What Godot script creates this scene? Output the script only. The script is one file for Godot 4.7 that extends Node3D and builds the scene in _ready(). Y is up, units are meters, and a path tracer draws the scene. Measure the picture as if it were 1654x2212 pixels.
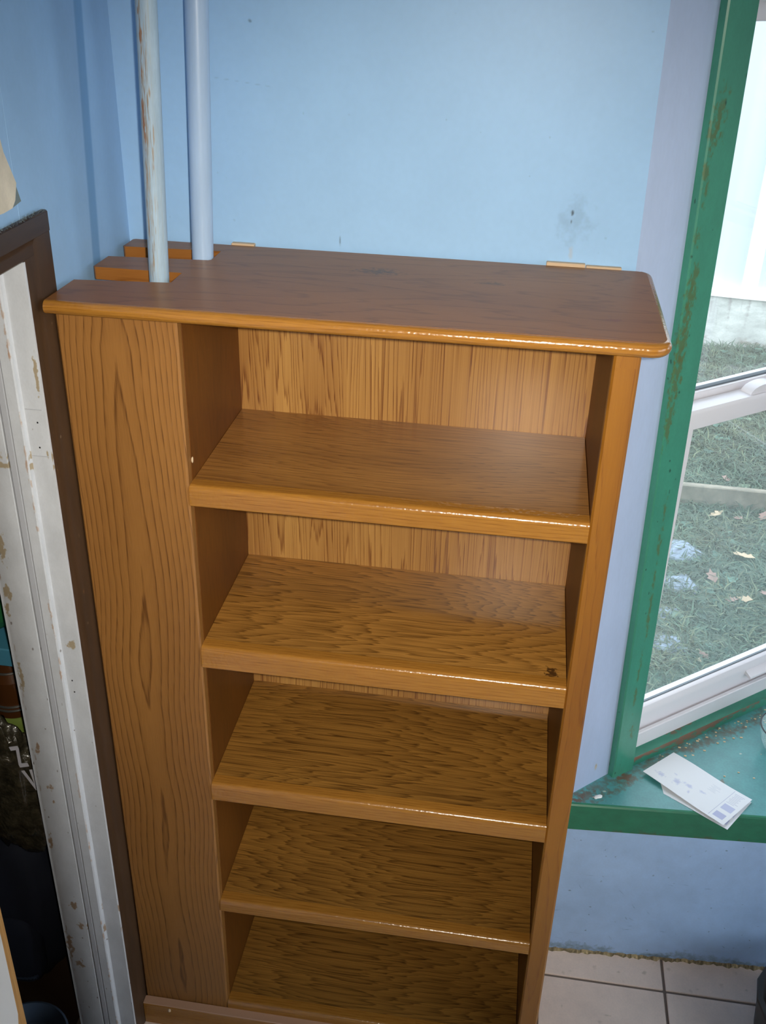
extends Node3D

# ---------------------------------------------------------------- measured layout (metres)
const CAM := Vector3(0.52964, 1.78519, 1.44381)
const X0 := -0.0535          # left wall face
const ZF := 0.28627          # front of the bookcase
const XA := -0.0455
const XB := 0.1118
const XC := 0.6419
const XD := 0.6735
const YT := 1.4014           # top of the top board
const SILL := 0.412
const BAYD := Vector3(0.7741, 0, -0.6331)
const BAYN := Vector3(0.6331, 0, 0.7741)
const BAYK := Vector3(0.690, 0, 0)

var M := {}
var names := {}
var nz := FastNoiseLite.new()

func _ready() -> void:
	# ------------------------------------------------------------ camera, sky, light, exposure
	var cam := Camera3D.new()
	cam.name = "camera"
	cam.position = CAM
	cam.rotation = Vector3(-0.50682, 0.13302, 0.02941)
	cam.fov = rad_to_deg(2.0 * atan(1106.0 / 2198.19))
	cam.near = 0.02
	cam.far = 200.0
	add_child(cam)
	cam.current = true
	var sky_mat := ProceduralSkyMaterial.new()
	sky_mat.sky_top_color = Color(0.90, 0.95, 1.0)
	sky_mat.sky_horizon_color = Color(0.94, 0.97, 1.0)
	sky_mat.ground_bottom_color = Color(0.35, 0.37, 0.35)
	sky_mat.ground_horizon_color = Color(0.5, 0.52, 0.52)
	sky_mat.sun_angle_max = 0.1
	var sky := Sky.new()
	sky.sky_material = sky_mat
	var env := Environment.new()
	env.background_mode = Environment.BG_SKY
	env.sky = sky
	env.background_energy_multiplier = 5.0
	env.tonemap_mode = Environment.TONE_MAPPER_LINEAR
	env.tonemap_exposure = 1.0
	env.sdfgi_enabled = true
	env.ssao_enabled = true
	env.ssil_enabled = true
	var we := WorldEnvironment.new()
	we.name = "world_environment"
	we.environment = env
	add_child(we)
	# the camera's own flash, just right of the lens
	var flash := SpotLight3D.new()
	flash.name = "camera_flash"
	flash.position = CAM + Vector3(0.034, 0.010, 0.0)
	flash.light_color = Color(1.0, 0.965, 0.90)
	flash.light_energy = 2.25
	flash.rotation = cam.rotation + Vector3(0.035, 0, 0)
	flash.spot_range = 8.0
	flash.spot_angle = 35.2
	flash.spot_angle_attenuation = 1.0
	flash.spot_attenuation = 2.0
	flash.light_size = 0.010
	flash.shadow_enabled = true
	add_child(flash)

	nz.noise_type = FastNoiseLite.TYPE_SIMPLEX_SMOOTH
	nz.frequency = 1.0
	nz.seed = 11
	nz.fractal_type = FastNoiseLite.FRACTAL_NONE
	make_materials()
	build_room()
	build_door()
	build_bay()
	build_bookcase()
	build_pipes()
	build_sill_things()
	build_pantry_things()
	build_outside()

# ================================================================ naming
func numbered(called: String) -> String:
	var n: int = names.get(called, 0)
	names[called] = n + 1
	return called if n == 0 else "%s_%03d" % [called, n]

func tag(o: Node3D, label: String, category: String, group := "", kind := "") -> Node3D:
	o.set_meta("label", label)
	o.set_meta("category", category)
	if group != "":
		o.set_meta("group", group)
	if kind != "":
		o.set_meta("kind", kind)
	return o

func thing(called: String, label: String, category: String, at := Vector3.ZERO, group := "", kind := "") -> Node3D:
	var o := Node3D.new()
	o.name = numbered(called)
	o.position = at
	add_child(o, true)
	tag(o, label, category, group, kind)
	return o

func piece(called: String, mesh: Mesh, mat: Material, parent: Node = null) -> MeshInstance3D:
	var o := MeshInstance3D.new()
	o.name = called if parent else numbered(called)
	o.mesh = mesh
	o.material_override = mat
	(parent if parent else self).add_child(o, true)
	return o

func done(st: SurfaceTool) -> ArrayMesh:
	return st.commit()

func begin() -> SurfaceTool:
	var st := SurfaceTool.new()
	st.begin(Mesh.PRIMITIVE_TRIANGLES)
	return st

# ================================================================ geometry helpers
# UV: u across the grain, v along it, in metres
func uvof(p: Vector3, n: Vector3, g: String) -> Vector2:
	var a := n.abs()
	if a.z >= a.x and a.z >= a.y:
		return Vector2(-p.y, p.x) if g == "x" else Vector2(p.x, -p.y)
	if a.y >= a.x:
		return Vector2(p.z, p.x) if g == "x" else Vector2(p.x, p.z)
	return Vector2(-p.y, p.z) if g == "z" else Vector2(p.z, -p.y)

func tri(st: SurfaceTool, p: Array, n: Array, uv: Array) -> void:
	var m: Vector3 = n[0] + n[1] + n[2]
	var c: Vector3 = (p[1] - p[0]).cross(p[2] - p[0])
	var order := [0, 1, 2] if c.dot(m) <= 0.0 else [0, 2, 1]
	for i in order:
		st.set_normal(n[i])
		st.set_uv(uv[i])
		st.add_vertex(p[i])

func quad(st: SurfaceTool, a: Vector3, b: Vector3, c: Vector3, d: Vector3, n: Vector3, g := "y", off := Vector2.ZERO) -> void:
	var ua := uvof(a, n, g) + off
	var ub := uvof(b, n, g) + off
	var uc := uvof(c, n, g) + off
	var ud := uvof(d, n, g) + off
	tri(st, [a, b, c], [n, n, n], [ua, ub, uc])
	tri(st, [a, c, d], [n, n, n], [ua, uc, ud])

# box with chamfered edges
func bbox(st: SurfaceTool, a: Vector3, b: Vector3, r := 0.002, g := "y", off := Vector2.ZERO) -> void:
	var lo := Vector3(minf(a.x, b.x), minf(a.y, b.y), minf(a.z, b.z))
	var hi := Vector3(maxf(a.x, b.x), maxf(a.y, b.y), maxf(a.z, b.z))
	var s := hi - lo
	r = minf(r, 0.45 * minf(s.x, minf(s.y, s.z)))
	var P := func(sx: int, sy: int, sz: int, ax: int) -> Vector3:
		var v := Vector3(hi.x if sx > 0 else lo.x, hi.y if sy > 0 else lo.y, hi.z if sz > 0 else lo.z)
		if ax != 0: v.x -= sx * r
		if ax != 1: v.y -= sy * r
		if ax != 2: v.z -= sz * r
		return v
	for s1 in [-1, 1]:
		quad(st, P.call(s1, -1, -1, 0), P.call(s1, 1, -1, 0), P.call(s1, 1, 1, 0), P.call(s1, -1, 1, 0), Vector3(s1, 0, 0), g, off)
		quad(st, P.call(-1, s1, -1, 1), P.call(1, s1, -1, 1), P.call(1, s1, 1, 1), P.call(-1, s1, 1, 1), Vector3(0, s1, 0), g, off)
		quad(st, P.call(-1, -1, s1, 2), P.call(1, -1, s1, 2), P.call(1, 1, s1, 2), P.call(-1, 1, s1, 2), Vector3(0, 0, s1), g, off)
		for s2 in [-1, 1]:
			quad(st, P.call(s1, s2, -1, 0), P.call(s1, s2, 1, 0), P.call(s1, s2, 1, 1), P.call(s1, s2, -1, 1), Vector3(s1, s2 * 1.001, 0).normalized(), g, off)
			quad(st, P.call(s1, -1, s2, 0), P.call(s1, 1, s2, 0), P.call(s1, 1, s2, 2), P.call(s1, -1, s2, 2), Vector3(s1, 0, s2 * 1.001).normalized(), g, off)
			quad(st, P.call(-1, s1, s2, 1), P.call(1, s1, s2, 1), P.call(1, s1, s2, 2), P.call(-1, s1, s2, 2), Vector3(0, s1, s2 * 1.001).normalized(), g, off)
			for s3 in [-1, 1]:
				var n := Vector3(s1, s2, s3).normalized()
				var q := [P.call(s1, s2, s3, 0), P.call(s1, s2, s3, 1), P.call(s1, s2, s3, 2)]
				tri(st, q, [n, n, n], [uvof(q[0], n, g) + off, uvof(q[1], n, g) + off, uvof(q[2], n, g) + off])

func box(a: Vector3, b: Vector3, r := 0.002, g := "y", off := Vector2.ZERO) -> ArrayMesh:
	var st := begin()
	bbox(st, a, b, r, g, off)
	return done(st)

# a 2D outline drawn out along an axis: axis "x": outline (z, y); "y": outline (x, z); "z": outline (x, y)
func lift(p: Vector2, t: float, axis: String) -> Vector3:
	if axis == "x": return Vector3(t, p.y, p.x)
	if axis == "y": return Vector3(p.x, t, p.y)
	return Vector3(p.x, p.y, t)

func extrude(st: SurfaceTool, outline: PackedVector2Array, axis: String, a: float, b: float, g := "y", off := Vector2.ZERO, smooth := 40.0) -> void:
	var k := outline.size()
	var area := 0.0
	for i in k:
		area += outline[i].cross(outline[(i + 1) % k])
	var sgn := 1.0 if area > 0 else -1.0
	var seg := []
	for i in k:
		var e := outline[(i + 1) % k] - outline[i]
		seg.append(Vector2(e.y, -e.x).normalized() * sgn)
	for i in k:
		var j := (i + 1) % k
		var n0: Vector2 = seg[i]
		var n1: Vector2 = seg[i]
		var lim := cos(deg_to_rad(smooth))
		if seg[i].dot(seg[(i + k - 1) % k]) > lim: n0 = (seg[i] + seg[(i + k - 1) % k]).normalized()
		if seg[i].dot(seg[j]) > lim: n1 = (seg[i] + seg[j]).normalized()
		var v0 := lift(n0, 0, axis)
		var v1 := lift(n1, 0, axis)
		var fn := lift(seg[i], 0, axis)
		var p := [lift(outline[i], a, axis), lift(outline[j], a, axis), lift(outline[j], b, axis), lift(outline[i], b, axis)]
		var nn := [v0, v1, v1, v0]
		var uv := []
		for q in p: uv.append(uvof(q, fn, g) + off)
		tri(st, [p[0], p[1], p[2]], [nn[0], nn[1], nn[2]], [uv[0], uv[1], uv[2]])
		tri(st, [p[0], p[2], p[3]], [nn[0], nn[2], nn[3]], [uv[0], uv[2], uv[3]])
	var t := Geometry2D.triangulate_polygon(outline)
	var dir := lift(Vector2.ZERO, 1.0, axis)
	for end in [[a, -1.0], [b, 1.0]]:
		var n: Vector3 = dir * end[1] * signf(b - a)
		for i in range(0, t.size(), 3):
			var q := [lift(outline[t[i]], end[0], axis), lift(outline[t[i + 1]], end[0], axis), lift(outline[t[i + 2]], end[0], axis)]
			tri(st, q, [n, n, n], [uvof(q[0], n, g) + off, uvof(q[1], n, g) + off, uvof(q[2], n, g) + off])

func prism(outline: PackedVector2Array, axis: String, a: float, b: float, g := "y", off := Vector2.ZERO) -> ArrayMesh:
	var st := begin()
	extrude(st, outline, axis, a, b, g, off)
	return done(st)

# profile (r, y) turned round y
func lathe(st: SurfaceTool, prof: PackedVector2Array, sides := 32, at := Vector3.ZERO, vs := 1.0) -> void:
	for i in prof.size() - 1:
		var e := prof[i + 1] - prof[i]
		var n2 := Vector2(e.y, -e.x).normalized()
		for j in sides:
			var a0 := TAU * j / sides
			var a1 := TAU * (j + 1) / sides
			var c0 := Vector3(cos(a0), 0, sin(a0))
			var c1 := Vector3(cos(a1), 0, sin(a1))
			var p := [at + c0 * prof[i].x + Vector3.UP * prof[i].y, at + c1 * prof[i].x + Vector3.UP * prof[i].y, at + c1 * prof[i + 1].x + Vector3.UP * prof[i + 1].y, at + c0 * prof[i + 1].x + Vector3.UP * prof[i + 1].y]
			var n := [c0 * n2.x + Vector3.UP * n2.y, c1 * n2.x + Vector3.UP * n2.y, c1 * n2.x + Vector3.UP * n2.y, c0 * n2.x + Vector3.UP * n2.y]
			var u0 := float(j) / sides
			var u1 := float(j + 1) / sides
			var uv := [Vector2(u0, -prof[i].y * vs), Vector2(u1, -prof[i].y * vs), Vector2(u1, -prof[i + 1].y * vs), Vector2(u0, -prof[i + 1].y * vs)]
			tri(st, [p[0], p[1], p[2]], [n[0], n[1], n[2]], [uv[0], uv[1], uv[2]])
			tri(st, [p[0], p[2], p[3]], [n[0], n[2], n[3]], [uv[0], uv[2], uv[3]])

# lumpy closed body: an ellipsoid with a noisy, boxy surface
func lump(half: Vector3, amp: float, freq: float, sd: float, boxy := 1.0, rings := 18, sides := 28) -> ArrayMesh:
	var st := begin()
	st.set_smooth_group(0)
	var grid := []
	for i in rings + 1:
		var row := []
		var th := PI * i / rings
		for j in sides + 1:
			var ph := TAU * (j % sides) / sides
			var d := Vector3(sin(th) * cos(ph), cos(th), sin(th) * sin(ph))
			var q := Vector3(signf(d.x) * pow(absf(d.x), boxy), signf(d.y) * pow(absf(d.y), boxy), signf(d.z) * pow(absf(d.z), boxy))
			var w := 1.0 + amp * nz.get_noise_3d(d.x * freq + sd, d.y * freq, d.z * freq)
			row.append(q * half * w)
		grid.append(row)
	for i in rings:
		for j in sides:
			var p := [grid[i][j], grid[i][j + 1], grid[i + 1][j + 1], grid[i + 1][j]]
			for t in [[0, 1, 2], [0, 2, 3]]:
				for k in t:
					st.set_uv(Vector2(p[k].x + p[k].z, p[k].y))
					st.add_vertex(p[k])
	st.index()
	st.generate_normals()
	return done(st)

func arc(c: Vector2, r: float, a0: float, a1: float, n: int) -> PackedVector2Array:
	var o := PackedVector2Array()
	for i in n + 1:
		var a := deg_to_rad(lerpf(a0, a1, float(i) / n))
		o.append(c + Vector2(cos(a), sin(a)) * r)
	return o

# ================================================================ textures
func tex(im: Image) -> ImageTexture:
	return ImageTexture.create_from_image(im)

func from_bytes(w: int, h: int, b: PackedByteArray) -> Image:
	return Image.create_from_data(w, h, false, Image.FORMAT_RGB8, b)

func knots(ks: Array, t: float) -> float:
	if t <= ks[0][0]: return ks[0][1]
	for i in ks.size() - 1:
		if t <= ks[i + 1][0]:
			var u: float = (t - ks[i][0]) / (ks[i + 1][0] - ks[i][0])
			u = u * u * (3.0 - 2.0 * u)
			return lerpf(ks[i][1], ks[i + 1][1], u)
	return ks[-1][1]

# plain-sawn oak. u across (width metres wm), v along (length lm). Lines lie where the ring count is whole.
# o: centre [[v, frac]...], h [[v, rings]...], a (rings over the width), p (power), line, sharp, fibre, wob, light, dark, rough strength of flecks
func wood(w: int, h: int, wm: float, lm: float, sd: float, o: Dictionary) -> Image:
	var b := PackedByteArray()
	b.resize(w * h * 3)
	var light: Color = o.light
	var dark: Color = o.dark
	var a: float = o.a
	var p: float = o.p
	var line: float = o.line
	var sharp: float = o.sharp
	var fibre: float = o.fibre
	var wob: float = o.wob
	var jag: float = o.get("jag", 0.0)
	var blotch: float = o.get("blotch", 0.1)
	var wd: float = o.get("wd", 0.07)
	var soft: float = o.get("soft", 0.35)
	var jx: float = o.get("jx", 420.0)
	var ylen: float = o.get("ylen", 1.0)
	var lr := light.r; var lg := light.g; var lb := light.b
	var dr := dark.r - lr; var dg := dark.g - lg; var db := dark.b - lb
	var k := 0
	for j in h:
		var v := float(j) / h
		var y := v * lm * ylen
		var cx := knots(o.centre, v)
		var hh := knots(o.h, v)
		for i in w:
			var u := (i + 0.5) / w
			var x := u * wm
			var dx := absf(u - cx)
			var f := a * pow(dx, p) + hh + wob * nz.get_noise_3d(x * 22.0, y * 3.2, sd) + wob * 0.35 * nz.get_noise_3d(x * 70.0, y * 11.0, sd + 7.0)
			if jag > 0.0:
				f += jag * nz.get_noise_3d(x * jx, y * 16.0, sd + 3.0)
			var t := f - floorf(f)
			# slow darkening, sharp end
			var td := (t - 0.92) / wd
			var e := soft * (pow(t, sharp) if t < 0.93 else (1.0 - t) / 0.07) + (1.0 - soft) * exp(-td * td)
			var fn := nz.get_noise_3d(x * 900.0, y * 26.0, sd + 13.0)
			var bl := nz.get_noise_3d(x * 9.0, y * 2.2, sd + 23.0)
			var s := line * e * (0.78 + 0.5 * fn) + fibre * fn + blotch * bl
			s = clampf(s, -0.25, 1.0)
			b[k] = clampi(int((lr + dr * s) * 255.0), 0, 255)
			b[k + 1] = clampi(int((lg + dg * s) * 255.0), 0, 255)
			b[k + 2] = clampi(int((lb + db * s) * 255.0), 0, 255)
			k += 3
	return from_bytes(w, h, b)

# a painted or plain surface with soft mottling
func mottled(w: int, h: int, base: Color, amount: float, freq: Vector2, sd: float, fine := 0.0) -> Image:
	var b := PackedByteArray()
	b.resize(w * h * 3)
	var k := 0
	for j in h:
		for i in w:
			var x := float(i) / w
			var y := float(j) / h
			var s := 1.0 + amount * (nz.get_noise_3d(x * freq.x, y * freq.y, sd) + 0.5 * nz.get_noise_3d(x * freq.x * 3.1, y * freq.y * 3.1, sd + 5.0))
			if fine > 0.0:
				s += fine * nz.get_noise_3d(x * freq.x * 14.0, y * freq.y * 14.0, sd + 9.0)
			b[k] = clampi(int(base.r * s * 255.0), 0, 255)
			b[k + 1] = clampi(int(base.g * s * 255.0), 0, 255)
			b[k + 2] = clampi(int(base.b * s * 255.0), 0, 255)
			k += 3
	return from_bytes(w, h, b)

# an irregular stain at (cx, cy) in 0..1 with half sizes rx, ry
func stain(im: Image, cx: float, cy: float, rx: float, ry: float, col: Color, strength := 1.0, edge := 0.35, rag := 0.5, turn := 0.0, sd := 0.0) -> void:
	var w := im.get_width()
	var h := im.get_height()
	var reach := maxf(rx * w, ry * h) * 1.7 + 2.0
	var c := cos(turn)
	var s := sin(turn)
	for j in range(maxi(0, int(cy * h - reach)), mini(h, int(cy * h + reach) + 1)):
		for i in range(maxi(0, int(cx * w - reach)), mini(w, int(cx * w + reach) + 1)):
			var px := i + 0.5 - cx * w
			var py := j + 0.5 - cy * h
			var qx := (px * c + py * s) / (rx * w)
			var qy := (-px * s + py * c) / (ry * h)
			var d := sqrt(qx * qx + qy * qy) + rag * nz.get_noise_3d(i * 0.09, j * 0.09, sd + cx * 77.0 + cy * 31.0) + rag * 0.5 * nz.get_noise_3d(i * 0.31, j * 0.31, sd)
			var k := strength * clampf((1.0 - d) / maxf(edge, 0.01), 0.0, 1.0)
			if k > 0.0:
				im.set_pixel(i, j, im.get_pixel(i, j).lerp(col, k))

func mat(col: Color, rough := 0.6, t: Texture2D = null, us := Vector2.ONE, off := Vector2.ZERO) -> StandardMaterial3D:
	var m := StandardMaterial3D.new()
	m.albedo_color = col
	m.roughness = rough
	if t:
		m.albedo_texture = t
		m.uv1_scale = Vector3(us.x, us.y, 1)
		m.uv1_offset = Vector3(off.x, off.y, 0)
	return m

func bump(m: StandardMaterial3D, t: Texture2D, cm: float) -> StandardMaterial3D:
	m.heightmap_enabled = true
	m.heightmap_texture = t
	m.heightmap_scale = cm
	return m

func varnish(m: StandardMaterial3D, coat := 0.8, cr := 0.12) -> StandardMaterial3D:
	m.clearcoat_enabled = true
	m.clearcoat = coat
	m.clearcoat_roughness = cr
	return m

func c8(r: int, g: int, b: int) -> Color:
	return Color8(r, g, b)

func make_materials() -> void:
	# left front panel: cathedral oak, its own pattern. v = 0 at y 1.3845, v = 1 at y 0.045
	var yl := func(y: float) -> float: return (1.3845 - y) / 1.3395
	var hk := []
	for e in [[1.3845, 2.45], [1.325, 2.0], [1.15, 1.4], [0.98, 1.0], [0.84, 0.62], [0.74, 1.0], [0.64, 1.22], [0.55, 1.0], [0.48, 0.86], [0.42, 1.0], [0.30, 1.28], [0.175, 1.0], [0.13, 0.86], [0.085, 1.0], [0.05, 1.3]]:
		hk.append([yl.call(e[0]), e[1] + 0.93])
	var panel := wood(448, 1400, 0.158, 1.3395, 1.0, {"light": c8(150, 103, 50), "dark": c8(74, 41, 10), "a": 22.0, "p": 1.5, "line": 0.66, "sharp": 2.2, "fibre": 0.07, "wob": 0.15, "jag": 0.03, "blotch": 0.10, "wd": 0.075, "soft": 0.35,
		"centre": [[0.0, 0.47], [0.1, 0.46], [0.3, 0.50], [0.45, 0.42], [0.52, 0.43], [0.62, 0.47], [0.75, 0.42], [0.9, 0.48], [1.0, 0.5]], "h": hk})
	M.panel = varnish(mat(Color.WHITE, 0.45, tex(panel), Vector2(1.0 / 0.158, 1.0 / 1.3395), Vector2(0.0455 / 0.158, 1.3845 / 1.3395)), 0.35, 0.3)
	# back board: pale veneer, upright reddish streaks
	var back := wood(1408, 448, 0.56, 1.40, 21.0, {"light": c8(176, 130, 70), "dark": c8(98, 52, 20), "a": 58.0, "p": 1.0, "line": 0.78, "sharp": 1.4, "fibre": 0.12, "wob": 2.3, "jag": 0.16, "blotch": 0.20, "ylen": 0.17, "wd": 0.10, "soft": 0.35,
		"centre": [[0.0, 0.30], [0.5, 0.34], [1.0, 0.30]], "h": [[0.0, 0.2], [0.35, 1.4], [0.7, 0.3], [1.0, 1.2]]})
	M.back = varnish(mat(Color.WHITE, 0.35, tex(back), Vector2(1.0 / 0.56, 1.0 / 1.40), Vector2(-0.10 / 0.56, 0)), 0.2, 0.22)
	# shelves: figured veneer lying across
	var sh := [
		{"light": c8(154, 107, 51), "dark": c8(88, 52, 20), "a": 30.0, "p": 1.2, "line": 0.55, "sharp": 1.6, "fibre": 0.28, "wob": 1.0, "jag": 0.20, "jx": 260.0, "blotch": 0.18, "wd": 0.12, "soft": 0.6, "ylen": 0.5, "centre": [[0.0, 0.2], [0.5, 0.35], [1.0, 0.3]], "h": [[0.0, 0.0], [0.5, 1.5], [1.0, 3.4]]},
		{"light": c8(168, 119, 55), "dark": c8(74, 45, 14), "a": 17.0, "p": 1.3, "line": 0.66, "sharp": 1.1, "fibre": 0.22, "wob": 1.6, "jag": 0.22, "jx": 280.0, "blotch": 0.20, "wd": 0.12, "soft": 0.6, "ylen": 0.36, "centre": [[0.0, 0.45], [0.5, 0.4], [1.0, 0.55]], "h": [[0.0, 0.0], [0.3, 2.2], [0.55, 4.2], [1.0, 9.0]]},
		{"light": c8(162, 115, 51), "dark": c8(70, 43, 14), "a": 20.0, "p": 1.25, "line": 0.62, "sharp": 1.1, "fibre": 0.26, "wob": 1.8, "jag": 0.20, "jx": 280.0, "blotch": 0.20, "wd": 0.12, "soft": 0.6, "ylen": 0.32, "centre": [[0.0, 0.9], [0.4, 0.7], [1.0, 0.75]], "h": [[0.0, 0.0], [0.4, 1.8], [0.7, 3.4], [1.0, 5.5]]},
	]
	for i in 3:
		var im := wood(512, 896, 0.29, 0.56, 40.0 + 9.0 * i, sh[i])
		if i == 1:
			stain(im, 0.88, 0.93, 0.045, 0.016, c8(51, 29, 12), 0.75, 0.6, 0.7)
		M["shelf%d" % i] = varnish(mat(Color.WHITE, 0.35, tex(im), Vector2(1.0 / 0.29, 1.0 / 0.56), Vector2(0, -0.10 / 0.56)), 0.55, 0.13)
	M.shelf3 = M.shelf2.duplicate()
	M.shelf3.uv1_scale = Vector3(-1.0 / 0.29, -1.0 / 0.56, 1)
	M.shelf3.uv1_offset = Vector3(1, 1.0 + 0.10 / 0.56, 0)
	M.shelf4 = M.shelf2.duplicate()
	M.shelf4.uv1_scale = Vector3(-1.0 / 0.29, 1.0 / 0.56, 1)
	M.shelf4.uv1_offset = Vector3(1, -0.10 / 0.56, 0)
	# straight-grained strips: edges, stile, base
	var strip := wood(192, 1024, 0.07, 0.9, 70.0, {"light": c8(165, 113, 46), "dark": c8(113, 68, 22), "a": 13.0, "p": 1.0, "line": 0.55, "sharp": 2.2, "fibre": 0.20, "wob": 0.5, "jag": 0.08, "blotch": 0.16, "centre": [[0.0, -0.2], [1.0, -0.1]], "h": [[0.0, 0.0], [1.0, 1.4]]})
	var vb := NoiseTexture2D.new()
	vb.width = 256
	vb.height = 256
	vb.seamless = true
	var vn := FastNoiseLite.new()
	vn.seed = 5
	vn.frequency = 0.05
	vn.fractal_octaves = 3
	vb.noise = vn
	var rip := NoiseTexture2D.new()
	rip.width = 64
	rip.height = 1024
	rip.seamless = true
	var rn := FastNoiseLite.new()
	rn.seed = 15
	rn.frequency = 0.11
	rn.fractal_octaves = 2
	rip.noise = rn
	M.edge = bump(mat(Color.WHITE, 0.20, tex(strip), Vector2(1.0 / 0.07, 1.0 / 0.9)), rip, 0.03)
	M.edge.metallic_specular = 0.62
	var stile := wood(128, 1024, 0.034, 1.36, 81.0, {"light": c8(148, 95, 26), "dark": c8(112, 64, 16), "a": 3.0, "p": 1.4, "line": 0.5, "sharp": 1.6, "fibre": 0.08, "wob": 0.5, "jag": 0.06, "blotch": 0.4, "centre": [[0.0, 0.4], [0.4, 0.9], [0.6, 0.2], [1.0, 0.5]], "h": [[0.0, 0.0], [0.5, 0.9], [0.75, 0.2], [0.9, 1.2], [1.0, 0.4]]})
	M.stile = varnish(mat(Color.WHITE, 0.45, tex(stile), Vector2(1.0 / 0.034, 1.0 / 1.36), Vector2(-XC / 0.034, 0)), 0.4, 0.25)
	# side boards inside, upright grain, low contrast
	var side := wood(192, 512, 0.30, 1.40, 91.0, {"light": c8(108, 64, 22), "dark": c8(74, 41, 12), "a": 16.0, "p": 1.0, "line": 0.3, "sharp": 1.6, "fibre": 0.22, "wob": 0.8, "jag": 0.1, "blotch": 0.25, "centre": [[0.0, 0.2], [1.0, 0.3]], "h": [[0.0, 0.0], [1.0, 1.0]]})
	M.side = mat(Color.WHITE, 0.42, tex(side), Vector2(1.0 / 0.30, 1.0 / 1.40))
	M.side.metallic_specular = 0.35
	# top board
	var top := wood(448, 1024, 0.33, 0.76, 101.0, {"light": c8(152, 98, 46), "dark": c8(100, 58, 22), "a": 9.0, "p": 1.3, "line": 0.5, "sharp": 3.2, "fibre": 0.10, "wob": 0.7, "jag": 0.10, "blotch": 0.14, "centre": [[0.0, 0.75], [0.4, 0.6], [0.75, 0.45], [1.0, 0.6]], "h": [[0.0, 0.4], [0.35, 0.9], [0.6, 1.6], [0.85, 0.8], [1.0, 1.5]]})
	stain(top, 0.30, 0.50, 0.05, 0.045, c8(61, 50, 43), 0.5, 0.8, 0.6)
	stain(top, 0.36, 0.70, 0.025, 0.025, c8(62, 49, 39), 0.4, 0.8, 0.6)
	stain(top, 0.72, 0.90, 0.016, 0.018, c8(131, 72, 43), 0.7, 0.5, 0.6)
	M.top = mat(Color.WHITE, 0.34, tex(top), Vector2(1.0 / 0.33, 1.0 / 0.76), Vector2(0, 0.045 / 0.76))
	M.top.metallic_specular = 0.34
	M.pale_wood = mat(c8(206, 178, 146), 0.7)
	M.base_top = mat(c8(190, 150, 122), 0.5)
	M.filler = mat(c8(226, 200, 164), 0.8)

	# walls. the back wall picture covers x -0.06..0.74, y 0.9..2.5
	var blue := c8(157, 197, 236)
	var wl := mottled(512, 1024, blue, 0.012, Vector2(5, 9), 3.0, 0.006)
	var wx := func(x: float) -> float: return (x + 0.06) / 0.80
	var wy := func(y: float) -> float: return (2.5 - y) / 1.6
	stain(wl, wx.call(0.592), wy.call(1.462), 0.030, 0.020, c8(126, 156, 184), 0.35, 0.8, 0.5)
	stain(wl, wx.call(0.5865), wy.call(1.472), 0.0028, 0.0032, c8(70, 84, 96), 0.9, 0.5, 0.4)
	stain(wl, wx.call(0.5865), wy.call(1.461), 0.0022, 0.0026, c8(84, 100, 116), 0.8, 0.5, 0.4)
	stain(wl, wx.call(0.590), wy.call(1.418), 0.004, 0.006, c8(170, 186, 206), 0.8, 0.5, 0.4)
	stain(wl, wx.call(0.263), wy.call(1.414), 0.0016, 0.005, c8(100, 124, 146), 0.8, 0.5, 0.3)
	stain(wl, wx.call(0.141), wy.call(1.6955), 0.004, 0.0016, c8(104, 130, 152), 0.8, 0.6, 0.3, 0.4)
	for i in 9:
		stain(wl, wx.call(0.05 + 0.014 * i), wy.call(1.628 - 0.0014 * i), 0.006, 0.0006, c8(130, 164, 196), 0.45, 0.8, 0.3, 0.1)
	var rng := RandomNumberGenerator.new()
	rng.seed = 4
	for i in 26:
		stain(wl, rng.randf(), rng.randf_range(0.42, 0.7), rng.randf_range(0.0008, 0.002), rng.randf_range(0.0005, 0.0012), c8(124, 156, 184), rng.randf_range(0.3, 0.7), 0.6, 0.4)
	var orange_peel := NoiseTexture2D.new()
	orange_peel.width = 256
	orange_peel.height = 256
	orange_peel.seamless = true
	var on := FastNoiseLite.new()
	on.seed = 8
	on.frequency = 0.06
	on.fractal_octaves = 3
	orange_peel.noise = on
	M.wall = mat(Color.WHITE, 0.42, tex(wl), Vector2(1.0 / 0.80, 1.0 / 1.6), Vector2(0.06 / 0.80, 2.5 / 1.6))
	M.wall.metallic_specular = 0.4
	# left wall: z 0..0.6 (u), y 0.9..2.5, with a bluer painted-over band
	var ll := mottled(384, 1024, c8(156, 194, 232), 0.016, Vector2(5, 9), 13.0, 0.006)
	for j in 1024:
		var y := 2.5 - 1.6 * j / 1024.0
		var zc := 0.096 - (y - 1.718) * 0.088
		for i in 384:
			var z := 0.6 * i / 384.0
			var k := clampf((0.0145 - absf(z - zc)) / 0.005, 0.0, 1.0)
			if k > 0.0:
				ll.set_pixel(i, j, ll.get_pixel(i, j).lerp(c8(112, 158, 204), 0.75 * k))
	M.wall_left = mat(Color.WHITE, 0.5, tex(ll), Vector2(1.0 / 0.6, 1.0 / 1.6), Vector2(0, 2.5 / 1.6))
	M.wall_left.metallic_specular = 0.35
	# the low wall under the sill: scuffed, its blue lightened to stand in for daylight
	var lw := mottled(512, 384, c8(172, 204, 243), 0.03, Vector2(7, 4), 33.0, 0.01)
	for i in 70:
		stain(lw, rng.randf(), rng.randf(), rng.randf_range(0.0015, 0.006), rng.randf_range(0.0015, 0.005), c8(82, 100, 128), rng.randf_range(0.25, 0.8), 0.7, 0.6, rng.randf() * 3.0, i)
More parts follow.
